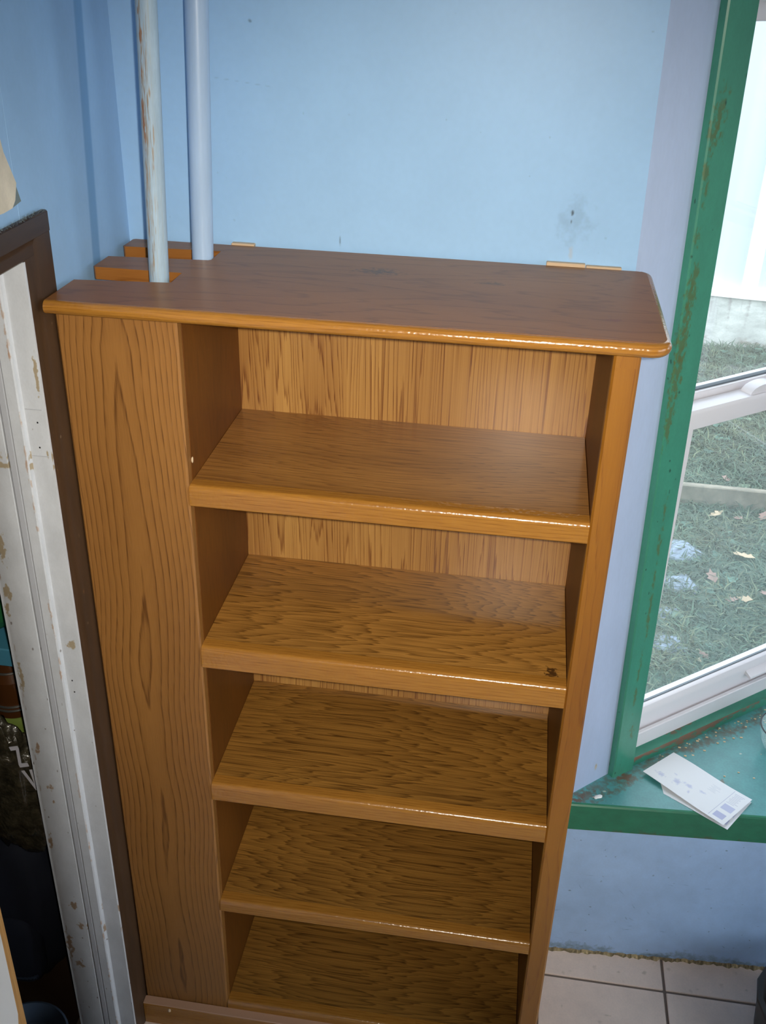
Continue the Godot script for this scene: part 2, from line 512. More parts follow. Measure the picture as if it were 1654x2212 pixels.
	for i in 26:
		stain(lw, rng.randf(), rng.randf_range(0.3, 0.95), rng.randf_range(0.006, 0.02), rng.randf_range(0.0016, 0.003), c8(100, 128, 170), rng.randf_range(0.3, 0.6), 0.8, 0.5, rng.randf_range(-0.3, 1.2), i)
	for i in 40:
		stain(lw, rng.randf(), 0.975 + rng.randf_range(-0.02, 0.02), rng.randf_range(0.02, 0.06), rng.randf_range(0.01, 0.04), c8(98, 116, 128), rng.randf_range(0.15, 0.5), 0.9, 0.6, 0.0, i)
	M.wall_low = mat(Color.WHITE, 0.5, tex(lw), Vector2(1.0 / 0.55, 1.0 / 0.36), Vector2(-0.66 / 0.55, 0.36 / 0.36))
	var bw := mottled(192, 512, c8(176, 194, 226), 0.015, Vector2(3, 9), 37.0, 0.008)  # bay wall: the wall blue paled and greyed to stand in for window light
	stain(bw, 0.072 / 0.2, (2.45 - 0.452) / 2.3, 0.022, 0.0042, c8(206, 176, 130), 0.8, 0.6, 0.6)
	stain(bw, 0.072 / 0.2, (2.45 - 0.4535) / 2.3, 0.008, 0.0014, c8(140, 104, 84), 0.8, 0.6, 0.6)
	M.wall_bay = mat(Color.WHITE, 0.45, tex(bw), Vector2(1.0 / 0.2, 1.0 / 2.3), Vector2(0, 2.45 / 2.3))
	M.wall_plain = mat(c8(124, 132, 140), 0.55)  # room walls out of view, darkened from pale blue to cut bounced light
	M.ceiling = mat(c8(196, 198, 196), 0.8)
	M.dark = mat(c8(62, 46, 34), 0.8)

	# green gloss paint with scuffs: post picture covers the post's own width and y 0.4..2.45
	var gp := mottled(96, 1400, c8(60, 140, 116), 0.03, Vector2(2, 20), 51.0, 0.02)
	var brown := c8(92, 96, 50)
	for e in [[1.60, 0.40, 0.13, 0.022], [1.575, 0.30, 0.10, 0.016], [1.53, 0.25, 0.06, 0.020], [1.50, 0.32, 0.05, 0.012], [1.44, 0.28, 0.05, 0.012], [1.385, 0.36, 0.09, 0.014], [1.355, 0.33, 0.13, 0.020], [1.32, 0.31, 0.13, 0.020], [1.285, 0.30, 0.15, 0.022], [1.25, 0.29, 0.15, 0.022], [1.215, 0.30, 0.13, 0.022], [1.175, 0.28, 0.10, 0.020], [1.14, 0.27, 0.08, 0.018], [1.0, 0.55, 0.04, 0.02], [0.93, 0.55, 0.05, 0.03], [0.86, 0.55, 0.05, 0.02], [0.80, 0.58, 0.05, 0.03], [0.75, 0.60, 0.04, 0.02], [0.68, 0.55, 0.04, 0.03], [0.60, 0.55, 0.06, 0.02], [0.515, 0.62, 0.07, 0.014]]:
		stain(gp, e[1], (2.45 - e[0]) / 2.05, e[2], e[3] / 2.05 * 1.2, brown, 0.62, 0.7, 1.0, 0.0, e[0] * 10.0)
	for i in 40:
		stain(gp, rng.randf(), rng.randf(), rng.randf_range(0.01, 0.03), rng.randf_range(0.0006, 0.002), c8(24, 60, 44), 0.7, 0.6, 0.6, 0.0, i)
	M.post = varnish(mat(Color.WHITE, 0.4, tex(gp), Vector2(1.0 / 0.064, 1.0 / 2.05), Vector2(0, 2.45 / 2.05)), 0.3, 0.2)
	M.green = varnish(mat(c8(50, 126, 102), 0.4), 0.3, 0.2)
	# sill top: x 0.66..1.36 (u), z -0.5..0.06 (v)
	var sl := mottled(640, 512, c8(80, 150, 152), 0.05, Vector2(9, 7), 61.0, 0.03)  # teal shift over the green paint stands in for reflected sky
	var dirt := c8(96, 84, 70)
	for i in 46:
		# dirt along the foot of the bay wall
		var s := 0.03 + 0.8 * i / 46.0
		var q := BAYK + BAYD * s + BAYN * (0.012 + rng.randf() * 0.030)
		stain(sl, (q.x - 0.66) / 0.7, (q.z + 0.5) / 0.56, rng.randf_range(0.018, 0.045), rng.randf_range(0.010, 0.026), dirt, rng.randf_range(0.3, 0.75), 0.9, 0.8, -0.45, i)
	for e in [[0.806, -0.064, 0.022, 0.026, 0.9], [0.83, -0.07, 0.012, 0.014, 0.5], [0.73, 0.0, 0.04, 0.03, 0.5], [0.715, 0.012, 0.02, 0.012, 0.8], [0.76, -0.03, 0.03, 0.02, 0.3], [0.99, -0.085, 0.012, 0.012, 0.7]]:
		stain(sl, (e[0] - 0.66) / 0.7, (e[1] + 0.5) / 0.56, e[2], e[3], c8(112, 82, 66), e[4], 0.6, 0.9)
	for i in 40:
		stain(sl, rng.randf(), rng.randf(), rng.randf_range(0.002, 0.005), rng.randf_range(0.002, 0.005), [c8(200, 206, 190), c8(40, 60, 56), c8(150, 140, 96)][i % 3], 0.8, 0.5, 0.8, 0.0, i)
	M.sill = varnish(mat(Color.WHITE, 0.45, tex(sl), Vector2(1.0 / 0.7, 1.0 / 0.56), Vector2(-0.66 / 0.7, 0.5 / 0.56)), 0.35, 0.3)
	var sf := mottled(512, 64, c8(40, 122, 92), 0.05, Vector2(20, 3), 66.0, 0.03)
	for i in 60:
		stain(sf, rng.randf(), 0.9 + rng.randf() * 0.1, rng.randf_range(0.004, 0.016), 0.09, c8(84, 92, 70), rng.randf_range(0.2, 0.7), 0.8, 0.8, 0.0, i)
	M.sill_face = varnish(mat(Color.WHITE, 0.45, tex(sf), Vector2(1.0 / 0.7, 1.0 / 0.066), Vector2(-0.66 / 0.7, SILL / 0.066)), 0.3, 0.25)
	# green stop, with worn bare wood on its top
	var sp := mottled(512, 64, c8(44, 126, 104), 0.06, Vector2(14, 2), 68.0, 0.03)
	for e in [[0.30, 0.12, 0.25, 0.14], [0.45, 0.12, 0.25, 0.16], [0.40, 0.25, 0.07, 0.3], [0.36, 0.3, 0.05, 0.25], [0.46, 0.22, 0.06, 0.2], [0.24, 0.05, 0.12, 0.12], [0.6, 0.05, 0.1, 0.12], [0.5, 0.02, 0.2, 0.1]]:
		stain(sp, e[0], e[1], e[2] * 0.7, e[3], c8(118, 86, 66), 0.85, 0.5, 0.9)
	M.stop = varnish(mat(Color.WHITE, 0.45, tex(sp), Vector2(1.0 / 0.8, 1.0 / 0.05), Vector2(0, 0.435 / 0.05)), 0.25, 0.3)
	M.frame_white = varnish(mat(c8(228, 226, 232), 0.4), 0.3, 0.2)
	M.frame_grey = mat(c8(176, 172, 170), 0.5)
	M.gasket = mat(c8(84, 96, 104), 0.6)

	# door: brown stain, old white paint
	var br := mottled(128, 768, c8(62, 43, 26), 0.10, Vector2(6, 10), 74.0, 0.06)
	for i in 60:
		stain(br, rng.randf(), rng.randf(), rng.randf_range(0.004, 0.012), rng.randf_range(0.0008, 0.003), [c8(150, 132, 108), c8(120, 84, 52), c8(36, 26, 18)][i % 3], rng.randf_range(0.4, 0.9), 0.5, 0.7, 0.0, i)
	M.brown = varnish(mat(Color.WHITE, 0.5, tex(br), Vector2(1.0 / 0.14, 1.0 / 1.55), Vector2(0, 0)), 0.4, 0.3)
	var wp := mottled(192, 1400, c8(204, 208, 214), 0.03, Vector2(3, 20), 78.0, 0.012)
	# u: 0 at x -0.16, 1 at x -0.045; v: 0 at y 1.46, 1 at y 0
	var jv := func(y: float) -> float: return (1.46 - y) / 1.46
	var ju := func(x: float) -> float: return (x + 0.16) / 0.115
	var tan := c8(160, 142, 112)
	for e in [[-0.139, 1.06, 0.05, 0.022], [-0.143, 0.985, 0.05, 0.012], [-0.147, 0.955, 0.035, 0.012], [-0.145, 0.835, 0.03, 0.026], [-0.124, 1.20, 0.10, 0.006], [-0.122, 1.185, 0.10, 0.004], [-0.0545, 1.31, 0.02, 0.03], [-0.0550, 1.205, 0.012, 0.006], [-0.125, 0.35, 0.06, 0.008], [-0.120, 0.30, 0.05, 0.008], [-0.147, 0.50, 0.03, 0.018], [-0.130, 0.62, 0.04, 0.006], [-0.128, 0.59, 0.02, 0.005], [-0.140, 0.70, 0.03, 0.01], [-0.146, 0.25, 0.06, 0.03], [-0.134, 0.20, 0.06, 0.01], [-0.062, 0.90, 0.05, 0.008]]:
		stain(wp, ju.call(e[0]), jv.call(e[1]), e[2], e[3] / 1.46, tan if e[1] > 0.75 else c8(150, 122, 96), 0.85, 0.3, 0.7, 0.0, e[1] * 9.0)
	for i in 44:
		var yy := rng.randf_range(0.0, 1.4)
		stain(wp, ju.call(-0.149 + rng.randf_range(-0.002, 0.003)), jv.call(yy), rng.randf_range(0.005, 0.012), rng.randf_range(0.001, 0.006), c8(130, 100, 80), rng.randf_range(0.2, 0.6), 0.5, 0.9, 0.0, i)
	for i in 40:
		stain(wp, ju.call(-0.0815 + rng.randf_range(-0.002, 0.001)), jv.call(rng.randf_range(0.0, 1.4)), rng.randf_range(0.006, 0.014), rng.randf_range(0.002, 0.012), c8(176, 138, 112), rng.randf_range(0.2, 0.7), 0.6, 0.8, 0.0, i)
	for i in 40:
		stain(wp, rng.randf(), rng.randf(), rng.randf_range(0.004, 0.012), rng.randf_range(0.0006, 0.0022), c8(84, 72, 66), rng.randf_range(0.3, 0.9), 0.5, 0.7, 0.0, i)
	M.jamb = varnish(mat(Color.WHITE, 0.55, tex(wp), Vector2(1.0 / 0.115, 1.0 / 1.46), Vector2(0.16 / 0.115, 1.0)), 0.15, 0.3)
	M.jamb_dark = mat(c8(184, 187, 194), 0.6)
	M.jamb_line = mat(c8(66, 66, 72), 0.7)
	M.raw_wood = mat(Color.WHITE, 0.6, tex(wood(96, 256, 0.06, 0.9, 95.0, {"light": c8(196, 146, 84), "dark": c8(150, 100, 50), "a": 8.0, "p": 1.0, "line": 0.4, "sharp": 2.0, "fibre": 0.2, "wob": 0.5, "centre": [[0.0, 0.1], [1.0, 0.2]], "h": [[0.0, 0.0], [1.0, 1.0]]})), Vector2(1.0 / 0.06, 1.0 / 0.9))

	# floor tile
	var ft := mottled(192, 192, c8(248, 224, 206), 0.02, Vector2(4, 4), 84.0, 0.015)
	for i in 20:
		stain(ft, rng.randf(), rng.randf(), rng.randf_range(0.006, 0.03), rng.randf_range(0.006, 0.02), c8(186, 166, 140), rng.randf_range(0.2, 0.5), 0.9, 0.8, 0.0, i)
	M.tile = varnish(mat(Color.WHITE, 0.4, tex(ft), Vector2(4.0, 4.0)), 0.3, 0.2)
	M.grout = mat(c8(124, 110, 100), 0.9)
	M.mortar = mat(c8(235, 225, 210), 0.95, tex(mottled(256, 64, c8(176, 164, 134), 0.38, Vector2(30, 8), 88.0, 0.2)), Vector2(2.0, 10.0))

	# pipes
	M.pipe_clean = varnish(mat(Color.WHITE, 0.4, tex(mottled(128, 512, c8(168, 194, 226), 0.03, Vector2(4, 10), 98.0, 0.01)), Vector2(1, 1)), 0.3, 0.2)
	var pr := mottled(192, 1024, c8(162, 186, 206), 0.05, Vector2(6, 16), 99.0, 0.03)
	# u 0.25 faces the room (+z), 0 faces +x; picture covers y 2.45..0 on v
	for i in 240:
		var y := rng.randf_range(1.40, 1.78)
		var dense := exp(-pow((y - 1.56) / 0.10, 2.0))
		if rng.randf() > 0.25 + 0.75 * dense: continue
		stain(pr, 0.30 + rng.randfn(0.0, 0.055), (2.45 - y) / 2.45, rng.randf_range(0.004, 0.012), rng.randf_range(0.002, 0.008), [c8(150, 116, 84), c8(170, 150, 128), c8(128, 92, 62)][i % 3], rng.randf_range(0.25, 0.75), 0.7, 0.8, 0.0, i)
	for e in [[1.690, 0.30, 0.016, 0.006], [1.645, 0.32, 0.018, 0.012], [1.600, 0.33, 0.020, 0.015], [1.577, 0.32, 0.022, 0.010], [1.715, 0.33, 0.012, 0.003]]:
		stain(pr, e[1], (2.45 - e[0]) / 2.45, e[2], e[3] / 2.45 * 1.3, c8(146, 98, 66), 0.9, 0.3, 0.9, 0.0, e[0])
	for i in 60:
		stain(pr, rng.randf_range(0.08, 0.42), rng.randf_range(0.22, 0.45), rng.randf_range(0.004, 0.008), rng.randf_range(0.01, 0.04), c8(176, 172, 160), rng.randf_range(0.15, 0.4), 0.9, 0.6, 0.0, i)
	M.pipe_rusty = varnish(mat(Color.WHITE, 0.55, tex(pr), Vector2(1, 1)), 0.15, 0.3)

	# paper with faint print
	var pp := Image.create(256, 128, false, Image.FORMAT_RGB8)
	pp.fill(c8(236, 240, 246))
	var ink := c8(178, 186, 224)
	for e in [[18, 92, 34, 16], [70, 80, 26, 22], [96, 70, 34, 16], [56, 66, 14, 6], [120, 90, 10, 12], [140, 66, 24, 10]]:
		stain(pp, (e[0] + e[2] * 0.5) / 256.0, (e[1] + e[3] * 0.5) / 128.0, e[2] / 512.0, e[3] / 256.0, ink, 0.55, 0.8, 0.5)
	for i in 7:
		pp.fill_rect(Rect2i(150 + (i % 2) * 6, 24 + i * 4, 26 - (i % 3) * 5, 1), c8(206, 212, 226))
	pp.fill_rect(Rect2i(206, 4, 1, 118), c8(176, 180, 206))
	pp.fill_rect(Rect2i(214, 60, 32, 22), c8(196, 202, 230))
	pp.fill_rect(Rect2i(214, 96, 30, 20), c8(186, 192, 224))
	for i in 9:
		pp.fill_rect(Rect2i(212 + (i * 7) % 5, 12 + i * 5, 30 - (i * 5) % 11, 1), c8(176, 180, 204))
	M.paper = mat(Color.WHITE, 0.7, tex(pp), Vector2(1, 1))
	M.paper.backlight_enabled = true
	M.paper.backlight = Color(0.25, 0.25, 0.25)
	M.old_paper = mat(Color.WHITE, 0.8, tex(mottled(128, 128, c8(222, 212, 192), 0.06, Vector2(4, 4), 111.0, 0.02)), Vector2(4, 4))
	M.dull_grey = mat(c8(120, 134, 136), 0.8)

	# glass
	M.pane = mat(Color(0.93, 0.98, 0.97, 0.10), 0.02)
	M.pane.transparency = BaseMaterial3D.TRANSPARENCY_ALPHA
	M.bowl = mat(Color(0.86, 0.95, 0.95, 0.16), 0.04)
	M.bowl.transparency = BaseMaterial3D.TRANSPARENCY_ALPHA
	M.black = mat(c8(22, 24, 26), 0.4)
	M.tub = mat(c8(56, 54, 52), 0.5)

	# pantry
	M.cyan = mat(c8(66, 132, 160), 0.6)
	M.amber = varnish(mat(c8(78, 46, 22), 0.3), 0.8, 0.05)
	M.metal = mat(c8(190, 190, 186), 0.25)
	M.metal.metallic = 0.9
	M.green_pack = mat(c8(40, 110, 62), 0.4)
	M.lime_pack = varnish(mat(c8(120, 140, 66), 0.35), 0.6, 0.1)
	M.dark_bag = varnish(bump(mat(Color.WHITE, 0.35, tex(mottled(128, 128, c8(58, 54, 42), 0.30, Vector2(7, 7), 121.0, 0.15)), Vector2(6, 6)), vb, 0.15), 1.0, 0.06)
	M.print_white = mat(c8(214, 214, 226), 0.6)
	M.navy = mat(c8(24, 30, 46), 0.85)
	M.navy_trim = mat(c8(58, 72, 92), 0.6)
	M.slate = mat(c8(72, 86, 104), 0.6)
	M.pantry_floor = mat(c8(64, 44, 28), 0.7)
	M.towel = bump(mat(c8(226, 222, 216), 0.95), vb, 0.12)

	# outside
	var gr := mottled(384, 384, c8(47, 55, 45), 0.30, Vector2(14, 14), 131.0, 0.25)
	for i in 120:
		stain(gr, rng.randf(), rng.randf(), rng.randf_range(0.01, 0.04), rng.randf_range(0.008, 0.03), [c8(61, 49, 42), c8(44, 55, 40), c8(66, 67, 55)][i % 3], rng.randf_range(0.2, 0.6), 0.9, 0.8, 0.0, i)
	M.soil = mat(Color.WHITE, 0.95, tex(gr), Vector2(0.5, 0.5))
	M.blade = mat(c8(66, 86, 68), 0.7)
	M.blade.vertex_color_use_as_albedo = true
	M.clover = mat(c8(78, 108, 96), 0.7)
	M.clover.vertex_color_use_as_albedo = true
	M.leaf = mat(c8(172, 154, 126), 0.8)
	M.leaf_pink = mat(c8(138, 112, 102), 0.8)
	M.kerb = mat(Color.WHITE, 0.9, tex(mottled(256, 64, c8(128, 122, 108), 0.12, Vector2(14, 3), 141.0, 0.06)), Vector2(0.8, 4.0))
	var con := mottled(512, 160, c8(190, 194, 188), 0.10, Vector2(10, 4), 151.0, 0.05)
	for i in 60:
		var cx := rng.randf()
		stain(con, cx, rng.randf_range(0.0, 0.5), rng.randf_range(0.002, 0.006), rng.randf_range(0.15, 0.5), c8(142, 138, 134), rng.randf_range(0.2, 0.6), 0.9, 0.5, rng.randf_range(-0.04, 0.04), i)
	for i in 60:
		stain(con, rng.randf(), rng.randf_range(0.85, 1.0), rng.randf_range(0.008, 0.03), rng.randf_range(0.03, 0.1), c8(128, 120, 108), rng.randf_range(0.3, 0.7), 0.8, 0.8, 0.0, i)
	M.concrete = mat(Color.WHITE, 0.9, tex(con), Vector2(1, 1))
	M.pool_wall = mat(c8(200, 211, 216), 0.5)
	M.pool_white = mat(c8(244, 246, 246), 0.5)
	M.stone = mat(Color.WHITE, 0.85, tex(mottled(128, 128, c8(128, 142, 158), 0.16, Vector2(6, 6), 161.0, 0.08)), Vector2(5, 5))

# ================================================================ setting
func structure(called: String, mesh: Mesh, m: Material, label: String, category: String) -> MeshInstance3D:
	var o := piece(called, mesh, m)
	tag(o, label, category, "", "structure")
	return o

func build_room() -> void:
	# back wall with the slightly out-of-plumb corner towards the bay
	structure("wall_back", prism(PackedVector2Array([Vector2(X0 - 0.10, -0.02), Vector2(0.7068, -0.02), Vector2(0.6640, 2.45), Vector2(X0 - 0.10, 2.45)]), "z", -0.14, 0.0), M.wall, "pale blue painted wall behind the wooden bookcase and pipes", "wall")
	# left wall round the low doorway
	var st := begin()
	bbox(st, Vector3(X0 - 0.10, -0.02, -0.14), Vector3(X0, 2.45, 0.325), 0.0005)
	bbox(st, Vector3(X0 - 0.10, 1.475, 0.325), Vector3(X0, 2.45, 0.66), 0.0005)
	bbox(st, Vector3(X0 - 0.10, -0.02, 0.66), Vector3(X0, 2.45, 3.52), 0.0005)
	structure("wall_left", done(st), M.wall_left, "shaded blue wall with a low doorway, left of the pipes", "wall")
	# low wall under the sill, a little out of square
	var low := prism(PackedVector2Array([Vector2(0.62, 0.0180), Vector2(2.70, -0.1031), Vector2(2.70, -0.25), Vector2(0.62, -0.10)]), "y", -0.02, SILL - 0.062)
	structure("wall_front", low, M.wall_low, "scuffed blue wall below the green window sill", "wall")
	# the room behind the camera
	st = begin()
	bbox(st, Vector3(2.6, -0.02, -0.2), Vector3(2.72, 2.45, 0.36), 0.0005)
	bbox(st, Vector3(2.6, -0.02, 2.1), Vector3(2.72, 2.45, 3.52), 0.0005)
	bbox(st, Vector3(2.6, -0.02, 0.36), Vector3(2.72, 0.35, 2.1), 0.0005)
	bbox(st, Vector3(2.6, 2.35, 0.36), Vector3(2.72, 2.45, 2.1), 0.0005)
	structure("wall_right", done(st), M.wall_plain, "grey blue side wall with a window, beyond the sill", "wall")
	structure("wall_rear", box(Vector3(X0 - 0.10, -0.02, 3.4), Vector3(2.72, 2.45, 3.52), 0.0005), M.wall_plain, "grey blue wall across the room from the bookcase", "wall")
	structure("ceiling", box(Vector3(-1.3, 2.45, -1.2), Vector3(3.4, 2.57, 3.52), 0.0005), M.ceiling, "plain white ceiling over the room and the bay", "ceiling")
	# floor: grout bed with laid tiles
	var fl := thing("floor", "cream tiled floor with dark grout beside the bookcase", "floor", Vector3.ZERO, "", "structure")
	piece("grout", box(Vector3(X0 - 0.12, -0.10, -0.2), Vector3(2.66, -0.003, 3.46), 0.0005), M.grout, fl)
	var pitch := 0.249
	var full := box(Vector3(0.0027, -0.02, 0.0027), Vector3(pitch - 0.0027, 0.0, pitch - 0.0027), 0.0012)
	var cut := box(Vector3(0.0027, -0.02, -0.0027), Vector3(pitch - 0.0027, 0.0, -0.16), 0.0012)
	for i in range(-3, 8):
		for j in range(-1, 13):
			var t := piece("tile", cut if j < 0 else full, M.tile, fl)
			t.position = Vector3(0.685 + pitch * i, 0, 0.0749 + pitch * maxi(j, 0))
	# crumbling mortar along the foot of the wall
	st = begin()
	var prev := []
	for i in 121:
		var x := 0.66 + 0.006 * i
		var zw := 0.0157 - 0.0582 * (x - 0.66)
		var wd := 0.0045 + 0.0035 * nz.get_noise_2d(x * 60.0, 3.0) + 0.003 * nz.get_noise_2d(x * 200.0, 8.0)
		var hg := 0.005 + 0.003 * nz.get_noise_2d(x * 80.0, 13.0)
		var row := [Vector3(x, hg, zw - 0.001), Vector3(x, hg * 0.8, zw + wd * 0.45), Vector3(x, 0.0, zw + wd)]
		if prev.size():
			for k in 2:
				quad(st, prev[k], row[k], row[k + 1], prev[k + 1], Vector3(0, 0.7, 0.7), "x")
		prev = row
	piece("mortar_bead", done(st), M.mortar, fl)

func build_door() -> void:
	var d := thing("door_1", "low cupboard doorway with dark brown casing and chipped white jamb", "doorway", Vector3.ZERO, "", "structure")
	# brown casing on the wall face, back edge z 0.267, inner edge z 0.335; profile in (x, z)
	var xc := -0.0465
	var prof := PackedVector2Array([Vector2(X0, 0.267), Vector2(xc - 0.002, 0.267), Vector2(xc, 0.269), Vector2(xc, 0.306), Vector2(xc - 0.0015, 0.309), Vector2(xc - 0.003, 0.318), Vector2(xc - 0.003, 0.334), Vector2(xc - 0.005, 0.337), Vector2(X0, 0.337)])
	var st := begin()
	extrude(st, prof, "y", 0.0, 1.498, "y", Vector2(0.1, 0))
	piece("casing", done(st), M.brown, d)
	st = begin()
	var hp := PackedVector2Array()
	for e in [[X0, 1.4985], [xc - 0.002, 1.4985], [xc + 0.0004, 1.4965], [xc + 0.0004, 1.474], [xc - 0.0015, 1.472], [xc - 0.002, 1.466], [xc - 0.002, 1.455], [xc - 0.005, 1.4523], [X0, 1.4523]]:
		hp.append(Vector2(e[0], e[1]))
	extrude(st, hp, "z", 0.268, 0.76, "z", Vector2(0.3, 0.2))
	piece("casing", done(st), M.brown, d)
	# fuzzy dust on top of the head casing
	st = begin()
	var rng := RandomNumberGenerator.new()
	rng.seed = 9
	for i in 160:
		var p := Vector3(rng.randf_range(X0, xc), 1.4980, rng.randf_range(0.272, 0.40))
		var q := p + Vector3(rng.randf_range(-0.003, 0.003), rng.randf_range(0.002, 0.006), rng.randf_range(-0.005, 0.005))
		var s := Vector3(0.0006, 0, 0.0012)
		var n := Vector3(0.5, 0.5, 0.5).normalized()
		tri(st, [p - s, p + s, q], [n, n, n], [Vector2.ZERO, Vector2.ZERO, Vector2.ZERO])
	var dust := piece("dust_fluff", done(st), M.dull_grey, d)
	dust.set_meta("kind", "stuff")
	# white jamb: outline in (x, z), faces +z
	var jp := PackedVector2Array([Vector2(-0.0497, 0.30), Vector2(-0.0497, 0.336), Vector2(-0.0502, 0.338), Vector2(-0.0770, 0.3385)])
	jp.append_array(PackedVector2Array([Vector2(-0.0785, 0.3400), Vector2(-0.0795, 0.3435), Vector2(-0.0815, 0.3450), Vector2(-0.0950, 0.3450)]))
	jp.append_array(PackedVector2Array([Vector2(-0.0950, 0.30)]))
	st = begin()
	extrude(st, jp, "y", 0.0, 1.4523, "y", Vector2.ZERO, 30.0)
	piece("door_stop", done(st), M.jamb, d)
	piece("groove_bead", box(Vector3(-0.1064, 0.0, 0.30), Vector3(-0.0968, 1.4523, 0.3446), 0.0012), M.jamb_dark, d)
	piece("groove_shadow_gap", box(Vector3(-0.1085, 0.0, 0.30), Vector3(-0.0945, 1.4523, 0.3395), 0.0003), M.jamb_line, d)
	st = begin()
	extrude(st, PackedVector2Array([Vector2(-0.1082, 0.30), Vector2(-0.1082, 0.343), Vector2(-0.1092, 0.344), Vector2(-0.1475, 0.344), Vector2(-0.1490, 0.3428), Vector2(-0.1545, 0.3425), Vector2(-0.1555, 0.3410), Vector2(-0.1555, 0.30)]), "y", 0.0, 1.4523)
	piece("jamb_board", done(st), M.jamb, d)
	# let-in hinge patches on the jamb
	for y in [1.265, 1.200]:
		piece("filled_seam", box(Vector3(-0.0765, y, 0.338), Vector3(-0.0537, y + 0.0012, 0.3390), 0.0002), M.jamb_dark, d)
	for e in [[-0.128, 1.383], [-0.064, 1.213], [-0.069, 0.836], [-0.068, 0.815], [-0.062, 1.248]]:
		var nl := piece("nail_hole", box(Vector3(-0.001, -0.0012, -0.0005), Vector3(0.001, 0.0012, 0.0005), 0.0004), M.black, d)
		nl.position = Vector3(e[0], e[1], 0.3388 if e[0] > -0.078 else 0.3444)
	# near side of the doorway: bare wood lining
	piece("bare_lining", box(Vector3(-0.16, 0.0, 0.652), Vector3(-0.040, 1.4523, 0.676), 0.002), M.raw_wood, d)
	piece("head_lining", box(Vector3(-0.1555, 1.4523, 0.325), Vector3(X0 - 0.001, 1.475, 0.66), 0.001), M.jamb, d)
	# cupboard shell behind the doorway
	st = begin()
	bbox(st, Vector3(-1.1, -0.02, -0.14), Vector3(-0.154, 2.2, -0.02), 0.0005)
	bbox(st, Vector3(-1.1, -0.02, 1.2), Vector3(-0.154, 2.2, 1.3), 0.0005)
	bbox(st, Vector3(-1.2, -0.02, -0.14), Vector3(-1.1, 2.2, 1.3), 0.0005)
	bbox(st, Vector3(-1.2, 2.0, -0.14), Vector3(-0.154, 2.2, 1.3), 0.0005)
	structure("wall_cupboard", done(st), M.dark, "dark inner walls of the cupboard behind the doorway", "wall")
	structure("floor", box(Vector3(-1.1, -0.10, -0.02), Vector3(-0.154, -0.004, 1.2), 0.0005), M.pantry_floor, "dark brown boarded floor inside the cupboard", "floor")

func facet(k: Vector3, dir: Vector3) -> Transform3D:
	return Transform3D(Basis(dir, Vector3.UP, dir.cross(Vector3.UP)), k)

